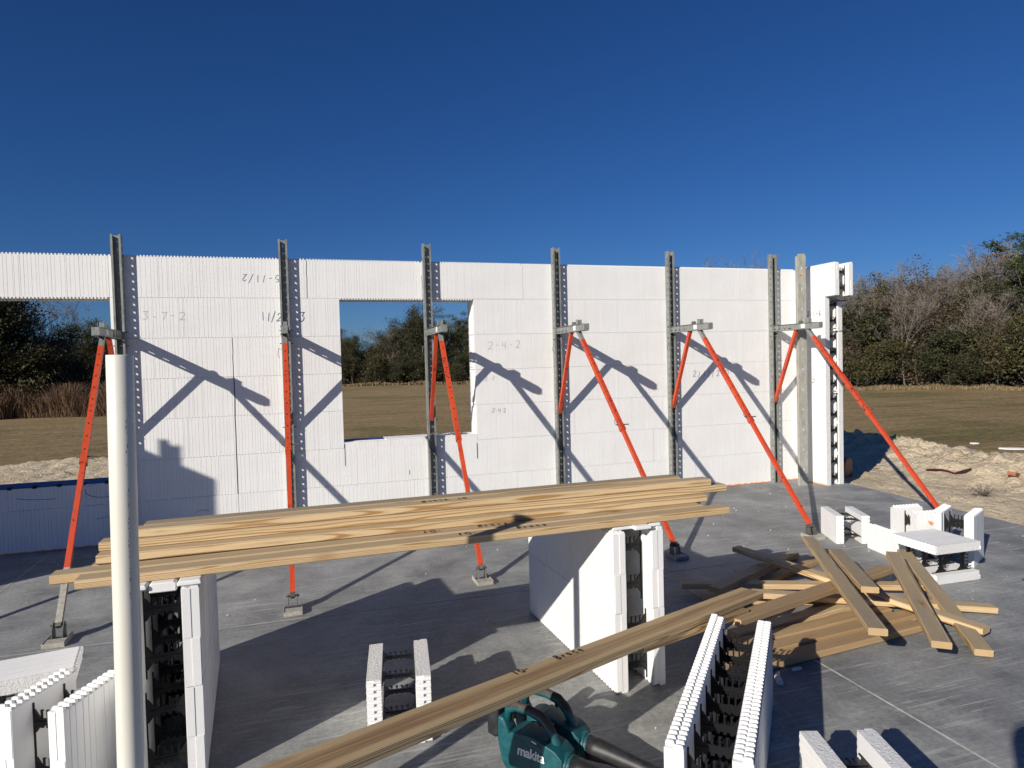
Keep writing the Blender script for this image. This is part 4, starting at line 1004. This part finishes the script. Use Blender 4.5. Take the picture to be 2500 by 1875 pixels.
def proto(kind, k):
    key = (kind, k)
    if key in TREE: return TREE[key]
    s = k*31+hash_kind[kind]
    if kind == 'bare':
        mb, tips = branchy(s, 6, .75, 4, 9, upb=.45, trunk_free=.2, rbase=.011)
        rr = random.Random(s); cb = MB()
        for t in tips:
            for i in range(3):
                d = Vector((rr.gauss(0, .5), rr.gauss(0, .5), abs(rr.gauss(.4, .4))))*.38
                cb.tube([t-d*.15, t+d*.5+Vector((rr.gauss(0, .03), rr.gauss(0, .03), 0)), t+d], [.007, .0055, .003], 3, False)
        R = (mb.mesh('trunk', 'bark_grey'), cb.mesh('twigs', 'twigs'))
    elif kind == 'brown':
        mb, tips = branchy(s, 5, .8, 3, 10, upb=.3, trunk_free=.1, rbase=.012)
        R = (mb.mesh('trunk', 'bark_dark'), leaf_crown(tips, s, 20, .55, .07, .8).mesh('crown', 'leaves_brown'))
    elif kind == 'oak':
        mb, tips = branchy(s, 6, 1.0, 3, 11, upb=.25, trunk_free=.14, rbase=.02)
        R = (mb.mesh('trunk', 'bark_dark'), leaf_crown(tips, s, 66, .62, .078, .8).mesh('crown', 'leaves_dark'))
    elif kind == 'cedar':
        mb, tips = branchy(s, 6, .62, 3, 16, upb=.15, trunk_free=.06, rbase=.015)
        R = (mb.mesh('trunk', 'bark_dark'), leaf_crown(tips, s, 44, .5, .07, .85).mesh('crown', 'leaves_olive'))
    elif kind == 'pine':
        mb, tips = branchy(s, 8, .95, 2, 15, upb=.25, trunk_free=.42, rbase=.013)
        R = (mb.mesh('trunk', 'bark_grey'), leaf_crown(tips, s, 210, .55, .07, .62, .5).mesh('crown', 'leaves_pine'))
    else:
        mb, tips = branchy(s, 3, 1.2, 3, 10, upb=.2, trunk_free=.02, rbase=.012)
        R = (mb.mesh('trunk', 'bark_dark'), leaf_crown(tips, s, 46, .5, .07, .8).mesh('crown', 'leaves_dark' if k % 2 else 'leaves_olive'))
    TREE[key] = R; return R
hash_kind = {'bare': 1, 'brown': 2, 'oak': 3, 'cedar': 4, 'pine': 5, 'bush': 6}
BASEH = {'bare': 6, 'brown': 5, 'oak': 6, 'cedar': 6, 'pine': 8, 'bush': 3}
KN = {'bare': ('bare_tree', 'bare grey tree', 'tree'), 'brown': ('withered_tree', 'brown dry-leaved tree', 'tree'), 'oak': ('oak_tree', 'dark spreading evergreen', 'tree'),
      'cedar': ('cedar_tree', 'narrow olive evergreen', 'tree'), 'pine': ('pine_tree', 'tall green-topped pine', 'tree'), 'bush': ('bush', 'low dark bush', 'bush')}
PLACED = []
def place(kind, k, px, D, h, where):
    p = pxw(px, D); tr, crn = proto(kind, k); nm, lb, cat = KN[kind]; s = h/BASEH[kind]*1.12
    r = empty(nm, (p.x, p.y, -.52), (0, 0, random.uniform(0, 6.28)), lb+' '+where, cat, lb+' '+where); PLACED.append((lb+' '+where, px, D, r)); r.scale = (s*random.uniform(.9, 1.15), s*random.uniform(.9, 1.15), s)
    link('trunk', tr, r); link('twigs' if kind == 'bare' else 'crown', crn, r)
PATH = [(-900, 30), (-300, 33), (0, 36), (120, 38), (190, 62), (270, 78), (500, 80), (700, 78), (990, 77), (1250, 72), (1600, 60), (1850, 47), (2100, 41.5), (2300, 40), (2500, 36.5), (3000, 30)]
def depth(px):
    for (a, da), (b_, db) in zip(PATH, PATH[1:]):
        if a <= px <= b_: return da+(db-da)*(px-a)/(b_-a)
    return 35
rt = random.Random(11)
WL, WM, WR, WB = 'beyond the wide opening at the left', 'framed by the window opening', 'in the wood right of the wall', 'far off behind the long wall'
# right wood: three staggered rows
px = 1990
while px < 2760:
    place(rt.choice(['bush', 'bush', 'cedar', 'brown']), rt.randrange(4), px, depth(px)+rt.uniform(-.3, 1.8), rt.choice([1.8, 2.4, 2.9, 3.4, 4.2])+rt.uniform(-.2, .3), WR); px += rt.uniform(34, 58)
px = 1980
while px < 2760:
    place(rt.choice(['brown', 'brown', 'oak', 'cedar', 'bare', 'bare', 'bare']), rt.randrange(4), px, depth(px)+rt.uniform(2, 4), rt.uniform(3.9, 5.0), WR); px += rt.uniform(38, 55)
px = 1985
while px < 2760:
    hh = 5.0+.9*(px-2000)/500+rt.uniform(-.5, .6)
    place(rt.choice(['bare', 'bare', 'bare', 'brown']), rt.randrange(4), px, depth(px)+rt.uniform(4.5, 9), hh+.35, WR); px += rt.uniform(20, 32)
place('pine', 0, 2560, 39, 6.9, WR); place('pine', 1, 2478, 41, 6.1, WR); place('pine', 2, 2640, 37, 7.4, WR); place('cedar', 1, 2130, 47, 5.5, WR)
place('bare', 2, 2209, 41.3, 4.5, 'with a pale trunk standing out in front of the right wood')
place('bare', 3, 2412, 39.3, 4.4, 'with a pale forked trunk near the right edge of the wood')
# through the window
px = 780
while px < 1230:
    place(rt.choice(['bush', 'oak']), rt.randrange(4), px, depth(px)+rt.uniform(-1, 1), rt.uniform(1.8, 3.2), WM); px += rt.uniform(22, 32)
for px_, kk, v, h_ in ((800, 'cedar', 0, 6.2), (838, 'bare', 1, 6.0), (862, 'oak', 0, 5.6), (884, 'cedar', 2, 5.4), (905, 'cedar', 1, 6.3), (918, 'bare', 0, 5.6), (935, 'brown', 1, 5.0), (958, 'oak', 2, 6.9), (980, 'brown', 0, 5.4), (1000, 'bare', 2, 6.2), (1022, 'cedar', 3, 7.0),
                       (1040, 'oak', 3, 7.6), (1062, 'cedar', 0, 7.9), (1085, 'bare', 3, 6.2), (1100, 'cedar', 2, 6.2), (1120, 'oak', 1, 5.8), (1145, 'pine', 0, 7.4), (1165, 'oak', 2, 6.6), (1200, 'cedar', 1, 6.4)):
    place(kk, v, px_, depth(px_)+rt.uniform(1.5, 5), (h_-.35)*.9, WM)
    place(rt.choice(['oak', 'brown', 'bare']), rt.randrange(4), px_+rt.uniform(5, 18), depth(px_)+rt.uniform(5, 9), h_*.62, WM)
# left opening
for px_, kk, v, h_, dd in ((-160, 'oak', 0, 6.2, 0), (-60, 'oak', 2, 5.9, 1), (5, 'oak', 1, 5.5, 1), (45, 'bare', 0, 5.3, 3), (70, 'oak', 3, 4.5, 1.5), (105, 'bare', 1, 4.9, 2), (125, 'oak', 0, 4.2, 1), (150, 'oak', 2, 3.6, 0), (22, 'bush', 1, 3.2, -1), (60, 'bush', 0, 3.2, -1), (98, 'bush', 3, 3.0, -1), (135, 'bush', 1, 2.6, -1),
                           (190, 'cedar', 0, 5.6, 4), (205, 'oak', 1, 4.4, 8), (222, 'oak', 3, 5.2, 2), (238, 'oak', 2, 5.2, 4), (255, 'cedar', 2, 5.6, 2), (275, 'oak', 0, 5.4, 3), (300, 'oak', 3, 5.4, 2)):
    place(kk, v, px_, depth(px_)+dd, h_, WL)
# tips behind the wall
for px_, h_ in ((1700, 6.1), (1765, 6.2), (1820, 6.25)): place('bare', rt.randrange(4), px_, 56, h_+1.1, WB)
# the tree line goes on behind the wall
px = 310
while px < 1990:
    if not 770 < px < 1215:
        place(rt.choice(['oak', 'cedar', 'brown', 'bare', 'oak']), rt.randrange(4), px, depth(px)+rt.uniform(0, 4), rt.uniform(4.2, 5.4), WB)
    px += rt.uniform(26, 38)
# undergrowth that reads as one mass
def mass(name, x0, x1, n, hmax, back, mats, size, seed, cl=14):
    rr = random.Random(seed); mb = MB()
    for i in range(n//cl):
        px_ = rr.uniform(x0, x1); D = depth(px_)+rr.uniform(0, back); c = pxw(px_, D, -.5); hh = hmax*rr.random()**.8*(.6+.4*math.sin(px_*.03+seed)**2)
        mi = rr.randrange(len(mats))
        for j in range(cl):
            i0 = len(mb.f); quad_leaf(mb, c+Vector((rr.gauss(0, .35), rr.gauss(0, .35), hh+rr.gauss(0, .25))), size*rr.uniform(.6, 1.5), rr)
            mb.m[-1] = mi
    tag(link(name, mb.mesh(name, mats)), kind='stuff')
mass('undergrowth', 1960, 2800, 52000, 3.9, 9, ['leaves_dark', 'leaves_olive', 'leaves_brown', 'leaves_brown', 'leaves_dark'], .09, 1)
mass('undergrowth', 760, 1250, 30000, 3.4, 12, ['leaves_dark', 'leaves_dark', 'leaves_olive', 'leaves_brown'], .17, 2)
mass('undergrowth', 330, 770, 20000, 3.0, 8, ['leaves_dark', 'leaves_olive', 'leaves_brown'], .17, 8)
mass('undergrowth', 1240, 1970, 26000, 3.0, 8, ['leaves_dark', 'leaves_olive', 'leaves_brown'], .15, 9)
mass('undergrowth', -400, 180, 18000, 3.0, 6, ['leaves_dark', 'leaves_dark', 'leaves_brown'], .12, 3)
mass('undergrowth', 180, 330, 14000, 3.8, 12, ['leaves_dark'], .17, 4)
# tall dry weeds in front of the left trees, dry grass fringe along the right wood
def blades(name, x0, x1, n, h0, h1, front, deep, mat, w, seed, pal=None):
    rr = random.Random(seed); mb = MB()
    for i in range(n):
        px_ = rr.uniform(x0, x1); D = min(depth(px_), 41 if px_ > 1900 else 36.5 if px_ < 400 else 99)-front+rr.uniform(0, deep); c = pxw(px_, D, -.52); hh = rr.uniform(h0, h1)*(.8+.2*math.sin(px_*.05))
        a = rr.uniform(0, 3.14); s = Vector((math.cos(a), math.sin(a), 0))*w; le = Vector((rr.gauss(0, .22), rr.gauss(0, .22), 0))*hh
        m1 = c+le*.4+Vector((0, 0, hh*.6)); top = c+le+Vector((0, 0, hh))
        mb.quad(c-s*.6, c+s*.6, m1+s, m1-s); mb.quad(m1-s, m1+s, top+s*.5, top-s*.5)
    tag(link(name, mb.mesh(name, mat)), kind='stuff')
blades('tall_weeds', -300, 300, 46000, .5, 1.9, 2.4, 3.2, 'dry_weeds', .010, 5)
blades('dry_grass_fringe', 1950, 2800, 12000, .04, .34, 1.4, 2.6, 'dry_grass', .018, 6)
blades('dry_grass_fringe', 760, 1250, 5000, .15, .5, 1.5, 2, 'dry_grass', .05, 7)

# every tree gets the label that finds it: its order from the left among those of its kind
ORD = 'first second third fourth fifth sixth seventh eighth ninth tenth eleventh twelfth thirteenth fourteenth fifteenth sixteenth seventeenth eighteenth nineteenth twentieth'.split()
ORD += ['twenty-'+o for o in ORD[:9]]+['thirtieth']+['thirty-'+o for o in ORD[:9]]+['fortieth']
byl = {}
for lb, px_, D, r in PLACED: byl.setdefault(lb, []).append((px_, r))
for lb, L_ in byl.items():
    if len(L_) > 1:
        for k, (px_, r) in enumerate(sorted(L_, key=lambda q: q[0])): r['label'] = lb+', '+ORD[min(k, 39)]+' from left'
    else: del L_[0][1]['group']
# pieces that ended up together in one part are taken apart
def islands(me):
    par = list(range(len(me.vertices)))
    def f(a):
        while par[a] != a: par[a] = par[par[a]]; a = par[a]
        return a
    for p in me.polygons:
        v0 = f(p.vertices[0])
        for v in p.vertices[1:]: par[f(v)] = v0
    G_ = {}
    for p in me.polygons: G_.setdefault(f(p.vertices[0]), []).append(p.index)
    return list(G_.values())
SPLIT = {'hitch_pins': 'hitch_pin', 'marker_line': 'marker_line', 'scribble': 'scribble_'}
for o in list(C.objects):
    base = o.name.split('.')[0]
    if base == 'hitch_pins' or base == 'marker_line':
        me = o.data; isl = islands(me)
        for polys in isl:
            idx = {}; V = []; F = []
            for pi in polys:
                ff = []
                for v in me.polygons[pi].vertices:
                    if v not in idx: idx[v] = len(V); V.append(tuple(me.vertices[v].co))
                    ff.append(idx[v])
                F.append(ff)
            nm = base.rstrip('s'); m2 = bpy.data.meshes.new(nm); m2.from_pydata(V, [], F)
            for mm in me.materials: m2.materials.append(mm)
            q = bpy.data.objects.new(nm, m2); C.objects.link(q); q.parent = o.parent; q.location = o.location; q.rotation_euler = o.rotation_euler
        bpy.data.objects.remove(o)
    elif base in ('adjustment_holes', 'slots', 'edge_teeth', 'foam_bead', 'handwriting', 'scribble', 'paint_mark', 'foam_stain'): o['kind'] = 'stuff'

# ------------------------------------------------------------------ the photographer, behind the camera: only the shadow reaches the picture
pv = [(0, 0, .98, .15, .11), (0, 0, 1.18, .145, .10), (0, -.01, 1.38, .17, .105), (0, 0, 1.50, .065, .06), (0, .01, 1.58, .055, .06), (0, .02, 1.70, .088, .10), (0, .02, 1.79, .06, .07),
      (-.2, 0, 1.41, .062, .06), (-.27, .10, 1.22, .048, .046), (-.15, .17, 1.36, .036, .034), (-.06, .19, 1.45, .03, .04),
      (.2, 0, 1.41, .062, .06), (.27, .10, 1.22, .048, .046), (.15, .17, 1.36, .036, .034), (.06, .19, 1.45, .03, .04),
      (-.10, 0, .86, .092, .10), (-.12, .01, .50, .062, .065), (-.13, -.02, .10, .042, .045), (-.14, .14, .045, .045, .035),
      (.10, 0, .86, .092, .10), (.12, .01, .50, .062, .065), (.13, -.02, .10, .042, .045), (.14, .14, .045, .045, .035)]
pe = [(0, 1), (1, 2), (2, 3), (3, 4), (4, 5), (5, 6), (2, 7), (7, 8), (8, 9), (9, 10), (2, 11), (11, 12), (12, 13), (13, 14), (0, 15), (15, 16), (16, 17), (17, 18), (0, 19), (19, 20), (20, 21), (21, 22)]
me = bpy.data.meshes.new('person'); me.from_pydata([v[:3] for v in pv], pe, [])
for mm in ('shirt_cloth',): me.materials.append(MATS[mm])
po = bpy.data.objects.new('person', me); C.objects.link(po)
po.modifiers.new('skin', 'SKIN'); sv = me.skin_vertices[0].data
for i, v in enumerate(pv): sv[i].radius = (v[3], v[4]); sv[i].use_root = (i == 0)
sb = po.modifiers.new('sub', 'SUBSURF'); sb.levels = 2; sb.render_levels = 2
po.location = (-.20, -.13, 0); po.rotation_euler = (0, 0, -.3)
tag(po, 'person in dark clothes standing behind the camera, hands raised to the chest', 'person')

# small pieces belong to the part they sit on
for r in list(C.objects):
    nm = r.name.split('.')[0]
    rules = {'leaf_blower': (('lettering', 'housing'), ('rating_plate', 'housing'), ('barcode_label', 'housing'), ('screw', 'housing'), ('rubber_grip', 'handle'), ('trigger', 'handle'), ('battery_clip', 'battery')),
             'wall_brace': (('end_box', 'walkway_bracket'), ('guardrail_socket', 'walkway_bracket'), ('pivot_wheel', 'walkway_bracket'), ('bracket_label', 'walkway_bracket'), ('adjustment_holes', 'brace_tube'), ('locking_pin', 'brace_tube'), ('clevis', 'base_plate'))}.get(nm)
    if not rules: continue
    kids = list(r.children)
    for a, b_ in rules:
        host = next((k for k in kids if k.name.split('.')[0] == b_), None)
        for k in kids:
            if k.name.split('.')[0] == a and host: k.parent = host
